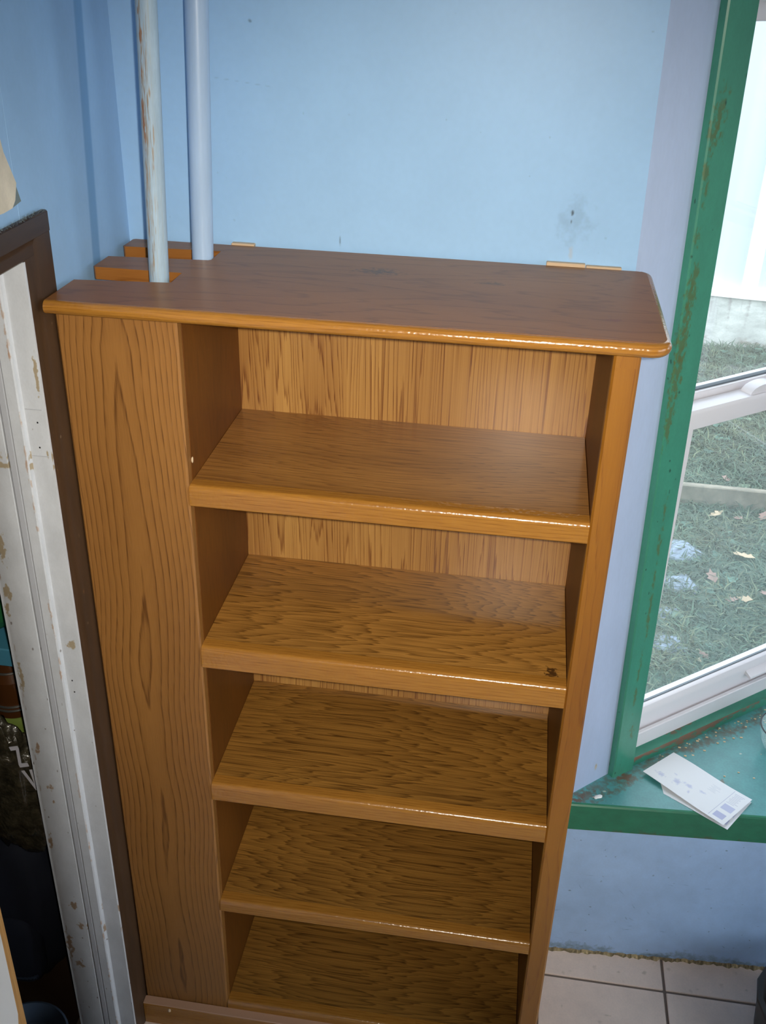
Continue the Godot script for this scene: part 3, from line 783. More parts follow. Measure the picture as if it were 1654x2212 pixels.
# one sash window in the local frame of a bay wall: s along, y up, n towards the room
func sash_window(called: String, label: String, at: Transform3D, s0: float, s1: float, catch: float) -> void:
	var w := thing(called, label, "window", Vector3.ZERO, "", "structure")
	w.transform = at
	var st := begin()
	# fixed frame: sill with a raised lip, jambs, head
	extrude(st, PackedVector2Array([Vector2(-0.11, 0.40), Vector2(-0.012, 0.40), Vector2(-0.012, 0.4655), Vector2(-0.0135, 0.467), Vector2(-0.0195, 0.467), Vector2(-0.0195, 0.455), Vector2(-0.11, 0.45)]), "x", s0, s1, "x")
	bbox(st, Vector3(s0 - 0.005, 0.40, -0.11), Vector3(s0 + 0.022, 1.78, -0.016), 0.002)
	bbox(st, Vector3(s1 - 0.022, 0.40, -0.11), Vector3(s1 + 0.005, 1.78, -0.016), 0.002)
	bbox(st, Vector3(s0, 1.735, -0.11), Vector3(s1, 1.78, -0.016), 0.002)
	piece("window_frame", done(st), M.frame_white, w)
	# lower sash, nearer the room
	var a := s0 + 0.022
	var b := s1 - 0.022
	var lo := Node3D.new()
	lo.name = "lower_sash"
	w.add_child(lo, true)
	var sw := 0.0445
	st = begin()
	extrude(st, PackedVector2Array([Vector2(-0.054, 0.455), Vector2(-0.025, 0.455), Vector2(-0.025, 0.497), Vector2(-0.0262, 0.503), Vector2(-0.030, 0.512), Vector2(-0.034, 0.514), Vector2(-0.054, 0.514)]), "x", a, b, "x")
	piece("bottom_rail", done(st), M.frame_white, lo)
	st = begin()
	extrude(st, PackedVector2Array([Vector2(-0.058, 1.106), Vector2(-0.023, 1.106), Vector2(-0.023, 1.132), Vector2(-0.0245, 1.1365), Vector2(-0.026, 1.139), Vector2(-0.058, 1.139)]), "x", a, b, "x")
	piece("meeting_rail", done(st), M.frame_white, lo)
	piece("stile", box(Vector3(a, 0.49, -0.054), Vector3(a + sw, 1.12, -0.025), 0.002), M.frame_white, lo)
	piece("stile", box(Vector3(b - sw, 0.49, -0.054), Vector3(b, 1.12, -0.025), 0.002), M.frame_white, lo)
	piece("gasket", box(Vector3(a + sw, 0.5135, -0.044), Vector3(b - sw, 0.5155, -0.0385), 0.0003), M.gasket, lo)
	piece("pane", box(Vector3(a + 0.018, 0.50, -0.0425), Vector3(b - 0.018, 1.12, -0.0395), 0.0003), M.pane, lo)
	# lift rail
	if catch > 0.0:
		st = begin()
		extrude(st, PackedVector2Array([Vector2(-0.0255, 0.488), Vector2(-0.010, 0.484), Vector2(-0.009, 0.4855), Vector2(-0.010, 0.489), Vector2(-0.0255, 0.497)]), "x", (catch + 0.145), (catch + 0.145) + 0.13, "x")
		piece("lift_handle", done(st), M.frame_white, lo)
		# catch on the meeting rail: a half-round lever
		st = begin()
		var half := arc(Vector2.ZERO, 0.024, 0.0, 180.0, 12)
		var hp := PackedVector2Array()
		for q in half: hp.append(Vector2(q.x * 1.5, q.y * 0.62))
		extrude(st, hp, "z", -0.053, -0.030, "x")
		var cm := piece("catch", done(st), M.frame_white, lo)
		cm.position = Vector3(catch + 0.016, 1.1385, 0)
	# upper sash, outer track
	var up := Node3D.new()
	up.name = "upper_sash"
	w.add_child(up, true)
	piece("bottom_rail", box(Vector3(a, 1.106, -0.094), Vector3(b, 1.150, -0.062), 0.002), M.frame_white, up)
	piece("top_rail", box(Vector3(a, 1.708, -0.094), Vector3(b, 1.735, -0.062), 0.002), M.frame_white, up)
	piece("stile", box(Vector3(a, 1.14, -0.094), Vector3(a + sw, 1.71, -0.062), 0.002), M.frame_white, up)
	piece("stile", box(Vector3(b - sw, 1.14, -0.094), Vector3(b, 1.71, -0.062), 0.002), M.frame_white, up)
	piece("gasket", box(Vector3(a + sw, 1.1495, -0.080), Vector3(b - sw, 1.1520, -0.070), 0.0003), M.gasket, up)
	piece("pane", box(Vector3(a + 0.018, 1.14, -0.0795), Vector3(b - 0.018, 1.71, -0.0765), 0.0003), M.pane, up)

func bay_wall(called: String, label: String, at: Transform3D, long: float, s0: float, s1: float, lean := 0.0) -> void:
	var st := begin()
	if lean > 0.0:
		# strip between the out-of-plumb corner and the post, warped to meet both
		var inv := at.affine_inverse()
		var q := [inv * Vector3(0.7030, 0.2, 0.0), inv * Vector3(0.6640, 2.45, 0.0), Vector3(0.054, 2.45, 0.0), Vector3(0.128, 0.2, 0.0)]
		var fn := Vector3(0, 0, 1)
		quad(st, q[0], q[1], q[2], q[3], fn)
		extrude(st, PackedVector2Array([Vector2(0.05, 0.2), Vector2(0.05, 2.45), Vector2(s0, 2.45), Vector2(s0, 0.2)]), "z", -0.12, -0.0002)
		var back := Vector3(0, 0, -0.12)
		quad(st, q[0] + back, q[1] + back, q[2] + back, q[3] + back, -fn)
	else:
		extrude(st, PackedVector2Array([Vector2(-0.012, 0.2), Vector2(-0.012, 2.45), Vector2(s0, 2.45), Vector2(s0, 0.2)]), "z", -0.12, 0.0)
	bbox(st, Vector3(s0, 0.2, -0.12), Vector3(s1, 0.405, 0.0), 0.0005)
	bbox(st, Vector3(s0, 1.775, -0.12), Vector3(s1, 2.45, 0.0), 0.0005)
	bbox(st, Vector3(s1, 0.2, -0.12), Vector3(long + 0.06, 2.45, 0.0), 0.0005)
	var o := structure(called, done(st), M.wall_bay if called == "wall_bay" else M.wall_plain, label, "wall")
	o.transform = at

func build_bay() -> void:
	var f1 := facet(BAYK, BAYD)
	var k2 := BAYK + BAYD * 0.80
	var f2 := facet(k2, Vector3(1, 0, 0))
	var k3 := k2 + Vector3(0.62, 0, 0)
	var f3 := facet(k3, Vector3(BAYD.x, 0, -BAYD.z))
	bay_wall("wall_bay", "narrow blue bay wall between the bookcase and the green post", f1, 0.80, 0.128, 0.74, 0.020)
	bay_wall("wall_bay_front", "front wall of the window bay facing the garden", f2, 0.62, 0.06, 0.56)
	bay_wall("wall_bay_right", "far angled wall of the window bay", f3, 0.80, 0.06, 0.64)
	sash_window("window_1", "white sash window beside the green post, looking on the lawn", f1, 0.133, 0.735, 0.350)
	sash_window("window_2", "white sash window across the front of the bay", f2, 0.065, 0.555, 0.0)
	sash_window("window_3", "white sash window in the far angled wall of the bay", f3, 0.065, 0.635, 0.0)
	var w4 := thing("window_4", "white framed window in the side wall of the room", "window", Vector3.ZERO, "", "structure")
	var st := begin()
	bbox(st, Vector3(2.63, 0.35, 0.36), Vector3(2.70, 0.40, 2.1), 0.002)
	bbox(st, Vector3(2.63, 2.30, 0.36), Vector3(2.70, 2.35, 2.1), 0.002)
	for z in [0.36, 1.205, 2.05]:
		bbox(st, Vector3(2.63, 0.35, z), Vector3(2.70, 2.35, z + 0.05), 0.002)
	piece("window_frame", done(st), M.frame_white, w4)
	piece("pane", box(Vector3(2.66, 0.39, 0.40), Vector3(2.664, 2.31, 2.06), 0.0003), M.pane, w4)
	# roof over the bay is the ceiling slab; green post, standing a little out of plumb
	st = begin()
	var yb := SILL - 0.002
	var yt := 2.45
	var L := func(y: float) -> float: return 0.0665 + (1.738 - y) * 0.0333
	var R := func(y: float) -> float: return 0.1235 + (1.738 - y) * 0.0297
	# drawn in slices so that the paint picture follows the post
	var slices := 16
	for i in slices:
		var y0 := lerpf(yb, yt, float(i) / slices)
		var y1 := lerpf(yb, yt, float(i + 1) / slices)
		var c := 0.0022
		var rows := []
		for y in [y0, y1]:
			rows.append([Vector3(L.call(y), y, -0.001), Vector3(L.call(y), y, 0.0149 - c), Vector3(L.call(y) + c, y, 0.0149), Vector3(R.call(y) - c, y, 0.0149), Vector3(R.call(y), y, 0.0149 - c), Vector3(R.call(y), y, -0.02)])
		var nn := [Vector3(-1, 0, 0), Vector3(-0.7, 0, 0.7), Vector3(0, 0, 1), Vector3(0.7, 0, 0.7), Vector3(1, 0, 0)]
		var us := [0.0, 0.012, 0.0142, 0.0564 + 0.0, 0.0586, 0.064]
		for k in 5:
			var p := [rows[0][k], rows[0][k + 1], rows[1][k + 1], rows[1][k]]
			var uv := [Vector2(us[k], -y0), Vector2(us[k + 1], -y0), Vector2(us[k + 1], -y1), Vector2(us[k], -y1)]
			tri(st, [p[0], p[1], p[2]], [nn[k], nn[k], nn[k]], [uv[0], uv[1], uv[2]])
			tri(st, [p[0], p[2], p[3]], [nn[k], nn[k], nn[k]], [uv[0], uv[2], uv[3]])
	var post := structure("trim_1", done(st), M.post, "scuffed green painted upright post beside the window", "trim")
	post.transform = f1
	# green stop along the foot of the window
	st = begin()
	extrude(st, PackedVector2Array([Vector2(-0.02, SILL - 0.01), Vector2(0.0088, SILL - 0.01), Vector2(0.0088, 0.427), Vector2(0.0070, 0.431), Vector2(-0.02, 0.4335)]), "x", 0.135, 0.80, "y")
	var stop := structure("trim_2", done(st), M.stop, "worn green wooden stop along the foot of the sash window", "trim")
	stop.transform = f1
	# sill: top slab follows the bay, with a rounded green front
	var sill := thing("trim_3", "green painted window sill, top tinted teal for reflected sky, with dirt and a folded paper on it", "window sill", Vector3.ZERO, "", "structure")
	var e0 := Vector2(0.60, 0.0318)
	var e1 := Vector2(1.20, -0.0128)
	var e2 := Vector2(2.64, -0.0955)
	st = begin()
	var bayline := PackedVector2Array([e0 + Vector2(0.0, -0.006), e1 + Vector2(0, -0.006), e2 + Vector2(0, -0.006)])
	bayline.append(Vector2(k3.x + 0.02, k3.z - 0.03))
	bayline.append(Vector2(k2.x - 0.02, k2.z - 0.03))
	bayline.append(Vector2(0.60, 0.0))
	extrude(st, bayline, "y", SILL - 0.06, SILL, "y")
	piece("sill_board", done(st), M.sill, sill)
	st = begin()
	# front edge profile swept along e0-e1-e2
	var prof := [[0.0, 0.0], [0.0035, -0.0008], [0.006, -0.0035], [0.006, -0.062], [0.004, -0.064], [-0.012, -0.064]]
	var pts := [e0, e1, e2]
	for i in 2:
		var a: Vector2 = pts[i] - Vector2(0, 0.006)
		var b: Vector2 = pts[i + 1] - Vector2(0, 0.006)
		for k in prof.size() - 1:
			var p := [Vector3(a.x, SILL + prof[k][1], a.y + prof[k][0]), Vector3(b.x, SILL + prof[k][1], b.y + prof[k][0]), Vector3(b.x, SILL + prof[k + 1][1], b.y + prof[k + 1][0]), Vector3(a.x, SILL + prof[k + 1][1], a.y + prof[k + 1][0])]
			var n := Vector3(0, prof[k][0] - prof[k + 1][0], 0) + Vector3(0, 0, 0)
			n = Vector3(0, prof[k + 1][0] - prof[k][0], prof[k][1] - prof[k + 1][1]).normalized()
			quad(st, p[0], p[1], p[2], p[3], n, "y")
	piece("sill_front", done(st), M.sill_face, sill)

# ================================================================ bookcase
func shelf_outline(y: float, yb: float) -> PackedVector2Array:
	var r := 0.0085
	var z1 := ZF + 0.0012
	var o := PackedVector2Array([Vector2(ZF - 0.022, yb), Vector2(z1 - 0.002, yb), Vector2(z1, yb + 0.002)])
	o.append_array(arc(Vector2(z1 - r, y - r), r, 0.0, 90.0, 9))
	o.append(Vector2(ZF - 0.022, y))
	return o

func build_bookcase() -> void:
	var t := thing("bookcase", "tall varnished oak bookcase with five open shelves and notched top", "bookcase", Vector3.ZERO)
	var zb := 0.02
	# boxed pipe chase: left front panel and its inner side
	var st := begin()
	bbox(st, Vector3(XA, 0.045, ZF - 0.018), Vector3(XB, 1.3845, ZF), 0.0025)
	piece("front_panel", done(st), M.panel, t)
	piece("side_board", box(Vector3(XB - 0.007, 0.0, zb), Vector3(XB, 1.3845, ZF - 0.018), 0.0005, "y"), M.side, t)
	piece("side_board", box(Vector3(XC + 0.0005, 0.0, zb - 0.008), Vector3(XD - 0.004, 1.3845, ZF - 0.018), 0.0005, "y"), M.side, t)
	piece("front_stile", box(Vector3(XC, 0.0, ZF - 0.020), Vector3(XD, 1.3845, ZF), 0.0028), M.stile, t)
	piece("back_board", box(Vector3(XB - 0.01, 0.02, zb - 0.008), Vector3(XC + 0.01, 1.384, zb), 0.0003, "y"), M.back, t)
	# shelves
	var ys := [1.14857, 0.88264, 0.61385, 0.34371, 0.07302]
	var bs := [1.11743, 0.84465, 0.57873, 0.31799, 0.040]
	var kinds := [0, 1, 2, 3, 4]
	for i in 5:
		var y: float = ys[i]
		var yb: float = bs[i]
		var off := Vector2.ZERO
		var board := piece("shelf", box(Vector3(XB + 0.0003, y - 0.018, zb), Vector3(XC - 0.0003, y, ZF - 0.0215), 0.0003, "x", off), M["shelf%d" % kinds[i]], t)
		st = begin()
		extrude(st, shelf_outline(y, yb), "x", XB + 0.0003, XC - 0.0003, "x", Vector2(0.017 * i, 0.11 * i))
		piece("shelf_edge", done(st), M.edge, board)
	# base board with a pale lip
	var base := piece("base_board", box(Vector3(XA - 0.001, 0.0, ZF + 0.0005), Vector3(XD, 0.0535, ZF + 0.0175), 0.0012, "x", Vector2(0.02, 0.3)), M.edge, t)
	piece("base_lip", box(Vector3(XA - 0.001, 0.0535, ZF + 0.0005), Vector3(XD, 0.0565, ZF + 0.0170), 0.001, "x"), M.base_top, base)
	# dabs of wood filler
	for e in [Vector3(XB + 0.0008, 1.178, ZF - 0.020), Vector3(0.004, 0.046, ZF + 0.0178)]:
		var dab := piece("filler_dab", lump(Vector3(0.0012, 0.0045, 0.003) if e.z < ZF else Vector3(0.003, 0.0045, 0.0012), 0.25, 2.0, 3.0, 1.0, 6, 10), M.filler, t)
		dab.position = e
	# top board with two pipe slots, bullnosed along the front and right end
	var r := 0.0085
	var fz := 0.3125
	var rx := 0.6955
	var xl := -0.0425
	var o := PackedVector2Array()
	# clockwise seen from above in (x, z): start rear left
	o.append_array(PackedVector2Array([Vector2(xl + 0.003, 0.012), Vector2(0.40, 0.0105)]))
	o.append_array(arc(Vector2(rx - 0.012, 0.024), 0.012, -90.0, 0.0, 6))
	o.append_array(arc(Vector2(rx - 0.016, fz - 0.020), 0.018, 0.0, 90.0, 8))
	o.append(Vector2(xl, fz))
	o.append_array(PackedVector2Array([Vector2(xl, 0.2262), Vector2(0.078, 0.2122), Vector2(0.0815, 0.2090), Vector2(0.0812, 0.1660), Vector2(xl + 0.003, 0.1645), Vector2(xl, 0.1615)]))
	o.append_array(PackedVector2Array([Vector2(xl, 0.1100), Vector2(0.096, 0.0980), Vector2(0.1002, 0.0950), Vector2(0.1000, 0.0488), Vector2(xl + 0.003, 0.0560), Vector2(xl, 0.0530), Vector2(xl, 0.015)]))
	st = begin()
	extrude(st, o, "y", YT - 2.0 * r, YT, "x", Vector2.ZERO, 35.0)
	var board := piece("top_board", done(st), M.top, t)
	# bullnose swept along front, corner, right end
	var path := PackedVector2Array([Vector2(xl, fz)])
	var rev := arc(Vector2(rx - 0.016, fz - 0.020), 0.018, 90.0, 0.0, 10)
	path.append(Vector2(rx - 0.016, fz))
	var front := PackedVector2Array()
	front.append(Vector2(xl, fz))
	for q in arc(Vector2(rx - 0.018, fz - 0.018), 0.018, 90.0, 0.0, 10): front.append(q)
	for q in arc(Vector2(rx - 0.012, 0.024), 0.012, 0.0, -70.0, 6): front.append(q)
	var norms := []
	for i in front.size():
		var a := front[maxi(i - 1, 0)]
		var b := front[mini(i + 1, front.size() - 1)]
		var e := (b - a).normalized()
		norms.append(Vector2(-e.y, e.x))
	norms[0] = Vector2(0, 1)
	norms[1] = Vector2(0, 1)
	st = begin()
	var steps := 12
	var along := 0.0
	for i in front.size() - 1:
		var d := front[i].distance_to(front[i + 1])
		for k in steps:
			var a0 := PI * (0.5 - float(k) / steps)
			var a1 := PI * (0.5 - float(k + 1) / steps)
			var pp := []
			var nn := []
			var uv := []
			for e in [[i, a0], [i + 1, a0], [i + 1, a1], [i, a1]]:
				var n2: Vector2 = norms[e[0]]
				var f: Vector2 = front[e[0]]
				var nv := Vector3(n2.x * cos(e[1]), sin(e[1]), n2.y * cos(e[1]))
				pp.append(Vector3(f.x, YT - r, f.y) + nv * r)
				nn.append(nv)
				uv.append(Vector2(0.012 + e[1] * r * 1.2, along + (d if e[0] == i + 1 else 0.0)))
			tri(st, [pp[0], pp[1], pp[2]], [nn[0], nn[1], nn[2]], [uv[0], uv[1], uv[2]])
			tri(st, [pp[0], pp[2], pp[3]], [nn[0], nn[2], nn[3]], [uv[0], uv[2], uv[3]])
		along += d
	# rounded left end cap of the nosing
	for k in steps:
		var a0 := PI * (0.5 - float(k) / steps)
		var a1 := PI * (0.5 - float(k + 1) / steps)
		var n := Vector3(-1, 0, 0)
		tri(st, [Vector3(xl, YT - r, fz), Vector3(xl, YT - r + sin(a0) * r, fz + cos(a0) * r), Vector3(xl, YT - r + sin(a1) * r, fz + cos(a1) * r)], [n, n, n], [Vector2.ZERO, Vector2(0.01, 0), Vector2(0.02, 0)])
	piece("nosing", done(st), M.edge, board)
	# lit orange edges of the slot tongues are the board itself; slips of bare wood packing behind
	piece("packing_slip", box(Vector3(0.104, YT - 0.03, 0.0005), Vector3(0.138, YT + 0.0025, 0.0105), 0.001, "x"), M.pale_wood, t)
	piece("packing_slip", box(Vector3(0.558, YT - 0.03, 0.0005), Vector3(0.612, YT + 0.004, 0.0095), 0.001, "x"), M.pale_wood, t)
	piece("packing_slip", box(Vector3(0.613, YT - 0.03, 0.0005), Vector3(0.662, YT + 0.002, 0.0095), 0.001, "x"), M.pale_wood, t)

func build_pipes() -> void:
	var spec := [["water_pipe", "thin rusty white painted pipe in the front slot of the bookcase top", 0.0128, 0.0577, 1.3935, 0.0345, 0.1885, M.pipe_rusty], ["water_pipe", "clean pale blue painted pipe in the rear slot of the bookcase top", 0.0148, 0.0840, 1.3973, 0.036, 0.0828, M.pipe_clean]]
	for e in spec:
		var y0 := 0.0
		var y1 := 2.449
		var rr: float = e[2]
		var st := begin()
		var prof := PackedVector2Array()
		prof.append(Vector2(0.0005, y0))
		for i in 9: prof.append(Vector2(rr, lerpf(y0, y1, i / 8.0)))
		prof.append(Vector2(0.0005, y1))
		lathe(st, prof, 40, Vector3.ZERO, 1.0 / 2.45)
		var lean: float = e[5]
		var x_at0: float = e[3] - lean * e[4]
		var o := thing(e[0], e[1], "pipe", Vector3(x_at0, 0, e[6]))
		var p := piece("tube", done(st), e[7], o)
		p.transform = Transform3D(Basis(Vector3(1, 0, 0), Vector3(lean, 1, 0), Vector3(0, 0, 1)), Vector3.ZERO)

# ================================================================ things on the sill, floor and wall
func sheet(st: SurfaceTool, c: Array, lifts: Callable, uvs: Array, n := 14) -> void:
	# bilinear sheet with thickness; c = four corners in order
	var g := []
	for i in n + 1:
		var row := []
		for j in n + 1:
			var u := float(i) / n
			var v := float(j) / n
			var a: Vector3 = c[0].lerp(c[3], u)
			var b: Vector3 = c[1].lerp(c[2], u)
			var p: Vector3 = a.lerp(b, v)
			p.y += lifts.call(u, v)
			row.append(p)
		g.append(row)
	for i in n:
		for j in n:
			var p := [g[i][j], g[i + 1][j], g[i + 1][j + 1], g[i][j + 1]]
			var nn: Vector3 = (p[2] - p[0]).cross(p[3] - p[1]).normalized()
			if nn.y < 0: nn = -nn
			var uv := []
			for k in [[i, j], [i + 1, j], [i + 1, j + 1], [i, j + 1]]:
				uv.append(Vector2(lerpf(uvs[0], uvs[1], float(k[0]) / n), lerpf(uvs[2], uvs[3], float(k[1]) / n)))
			tri(st, [p[0], p[1], p[2]], [nn, nn, nn], [uv[0], uv[1], uv[2]])
			tri(st, [p[0], p[2], p[3]], [nn, nn, nn], [uv[0], uv[2], uv[3]])
			var dn := Vector3(0, -0.0004, 0)
			var q := [p[0] + dn, p[1] + dn, p[2] + dn, p[3] + dn]
			tri(st, [q[0], q[1], q[2]], [-nn, -nn, -nn], [uv[0], uv[1], uv[2]])
			tri(st, [q[0], q[2], q[3]], [-nn, -nn, -nn], [uv[0], uv[2], uv[3]])

func build_sill_things() -> void:
	# folded leaflet
	var lf := thing("folded_leaflet", "folded white printed leaflet lying over the edge of the teal sill", "leaflet", Vector3(0.94, SILL, -0.06))
	var o := Vector3(0.94, SILL, -0.06)
	var y := SILL + 0.0045
	var st := begin()
	var top_c := [Vector3(0.9066, y, -0.1475) - o, Vector3(0.8417, y, -0.0788) - o, Vector3(0.9760, y, 0.0330) - o, Vector3(1.0387, y, -0.0410) - o]
	sheet(st, top_c, func(u, v): return 0.004 * v * (1.0 - u) * (1.0 - u) + 0.0012 * sin(u * 7.0) * (1.0 - v * 0.5), [0.0, 1.0, 0.0, 1.0])
	piece("front_leaf", done(st), M.paper, lf)
	st = begin()
	var low_c := [Vector3(0.9150, y, -0.1380) - o, Vector3(0.8610, y - 0.003, -0.0450) - o, Vector3(0.9835, y - 0.0015, 0.0380) - o, Vector3(1.0380, y - 0.001, -0.0390) - o]
	sheet(st, low_c, func(u, v): return -0.0022 + 0.0008 * sin(u * 5.0), [0.0, 1.0, 0.0, 1.0])
	piece("rear_leaf", done(st), M.paper, lf)
	# flake of white paint
	var fl := piece("paint_flake", lump(Vector3(0.009, 0.0012, 0.004), 0.4, 2.2, 8.0, 0.8, 8, 16), M.pool_white)
	fl.position = Vector3(0.7545, SILL + 0.0012, -0.003)
	fl.rotation.y = 0.5
	tag(fl, "small white flake of paint on the left end of the teal sill", "paint flake")
	# crumbs
	st = begin()
	var rng := RandomNumberGenerator.new()
	rng.seed = 31
	for i in 60:
		var s := rng.randf_range(0.20, 0.55)
		var q := BAYK + BAYD * s + BAYN * rng.randf_range(0.012, 0.16 if i % 4 == 0 else 0.05)
		var h := rng.randf_range(0.0007, 0.0022)
		var w := rng.randf_range(0.0008, 0.0028)
		bbox(st, Vector3(q.x - w, SILL, q.z - w * 0.6), Vector3(q.x + w, SILL + h, q.z + w * 0.6), 0.0004)
	var cr := piece("crumbs", done(st), M.filler)
	tag(cr, "scatter of pale crumbs along the back of the teal sill", "crumbs", "", "stuff")
	# glass bowl, mostly beyond the frame
	var gb := thing("glass_bowl", "clear glass bowl with a dark rim on the sill at the right edge", "bowl", Vector3(1.126, SILL, -0.190))
	st = begin()
	lathe(st, PackedVector2Array([Vector2(0.001, 0.0), Vector2(0.034, 0.0), Vector2(0.038, 0.003), Vector2(0.052, 0.030), Vector2(0.058, 0.062), Vector2(0.0555, 0.062), Vector2(0.0495, 0.031), Vector2(0.036, 0.006), Vector2(0.001, 0.005)]), 40)
	piece("glass", done(st), M.bowl, gb)
	st = begin()
	var ring := PackedVector2Array()
	for q in arc(Vector2(0.0568, 0.0625), 0.0014, -90.0, 270.0, 10): ring.append(q)
	lathe(st, ring, 48)
	piece("rim", done(st), M.black, gb)
	# dark tub on the floor at the right edge
	var tb := thing("plastic_tub", "dark grey plastic tub on the tiles at the right edge", "tub", Vector3(1.192, 0.0, 0.150))
	st = begin()
	lathe(st, PackedVector2Array([Vector2(0.001, 0.0), Vector2(0.098, 0.0), Vector2(0.102, 0.004), Vector2(0.112, 0.10), Vector2(0.112, 0.118), Vector2(0.106, 0.118), Vector2(0.098, 0.01), Vector2(0.001, 0.008)]), 16)
	piece("body", done(st), M.tub, tb)
	st = begin()
	lathe(st, PackedVector2Array([Vector2(0.112, 0.108), Vector2(0.116, 0.108), Vector2(0.117, 0.112), Vector2(0.116, 0.118), Vector2(0.108, 0.119)]), 16)
	piece("rim", done(st), M.tub, tb)
	# old paper pinned on the left wall with a curled corner
	var op := thing("pinned_paper", "old cream paper pinned on the blue wall above the doorway", "paper", Vector3(X0, 1.62, 0.44))
	st = begin()
	var ou := PackedVector2Array([Vector2(0.3460 - 0.44, 1.5775 - 1.62), Vector2(0.3270 - 0.44, 1.5404 - 1.62), Vector2(0.3350 - 0.44, 1.5230 - 1.62), Vector2(0.3440 - 0.44, 1.5160 - 1.62), Vector2(0.3661 - 0.44, 1.5150 - 1.62), Vector2(0.16, -0.095), Vector2(0.16, 0.16), Vector2(0.3900 - 0.44, 0.16)])
	extrude(st, ou, "x", 0.0015, 0.0035, "y")
	piece("sheet", done(st), M.old_paper, op)
	st = begin()
	extrude(st, PackedVector2Array([Vector2(0.3270 - 0.44, 1.5404 - 1.62), Vector2(0.3185 - 0.44, 1.5185 - 1.62), Vector2(0.3440 - 0.44, 1.5150 - 1.62), Vector2(0.3350 - 0.44, 1.5230 - 1.62)]), "x", 0.0008, 0.0018, "y")
	piece("grey_corner", done(st), M.dull_grey, op)  # flat grey sliver beside the curled corner
	# towel over the bare lining at lower left
	var tw := thing("white_towel", "white towel hanging over bare wood at the lower left corner", "towel", Vector3(-0.036, 0.0, 0.75))
	st = begin()
	var to := PackedVector2Array()
	to.append_array(PackedVector2Array([Vector2(-0.072, 0.56), Vector2(-0.074, 0.70), Vector2(-0.070, 1.0), Vector2(0.10, 1.0), Vector2(0.10, 0.535)]))
	to.append_array(PackedVector2Array([Vector2(-0.060, 0.535), Vector2(-0.068, 0.543)]))
	extrude(st, to, "x", -0.006, 0.004, "y")
	piece("cloth", done(st), M.towel, tw)

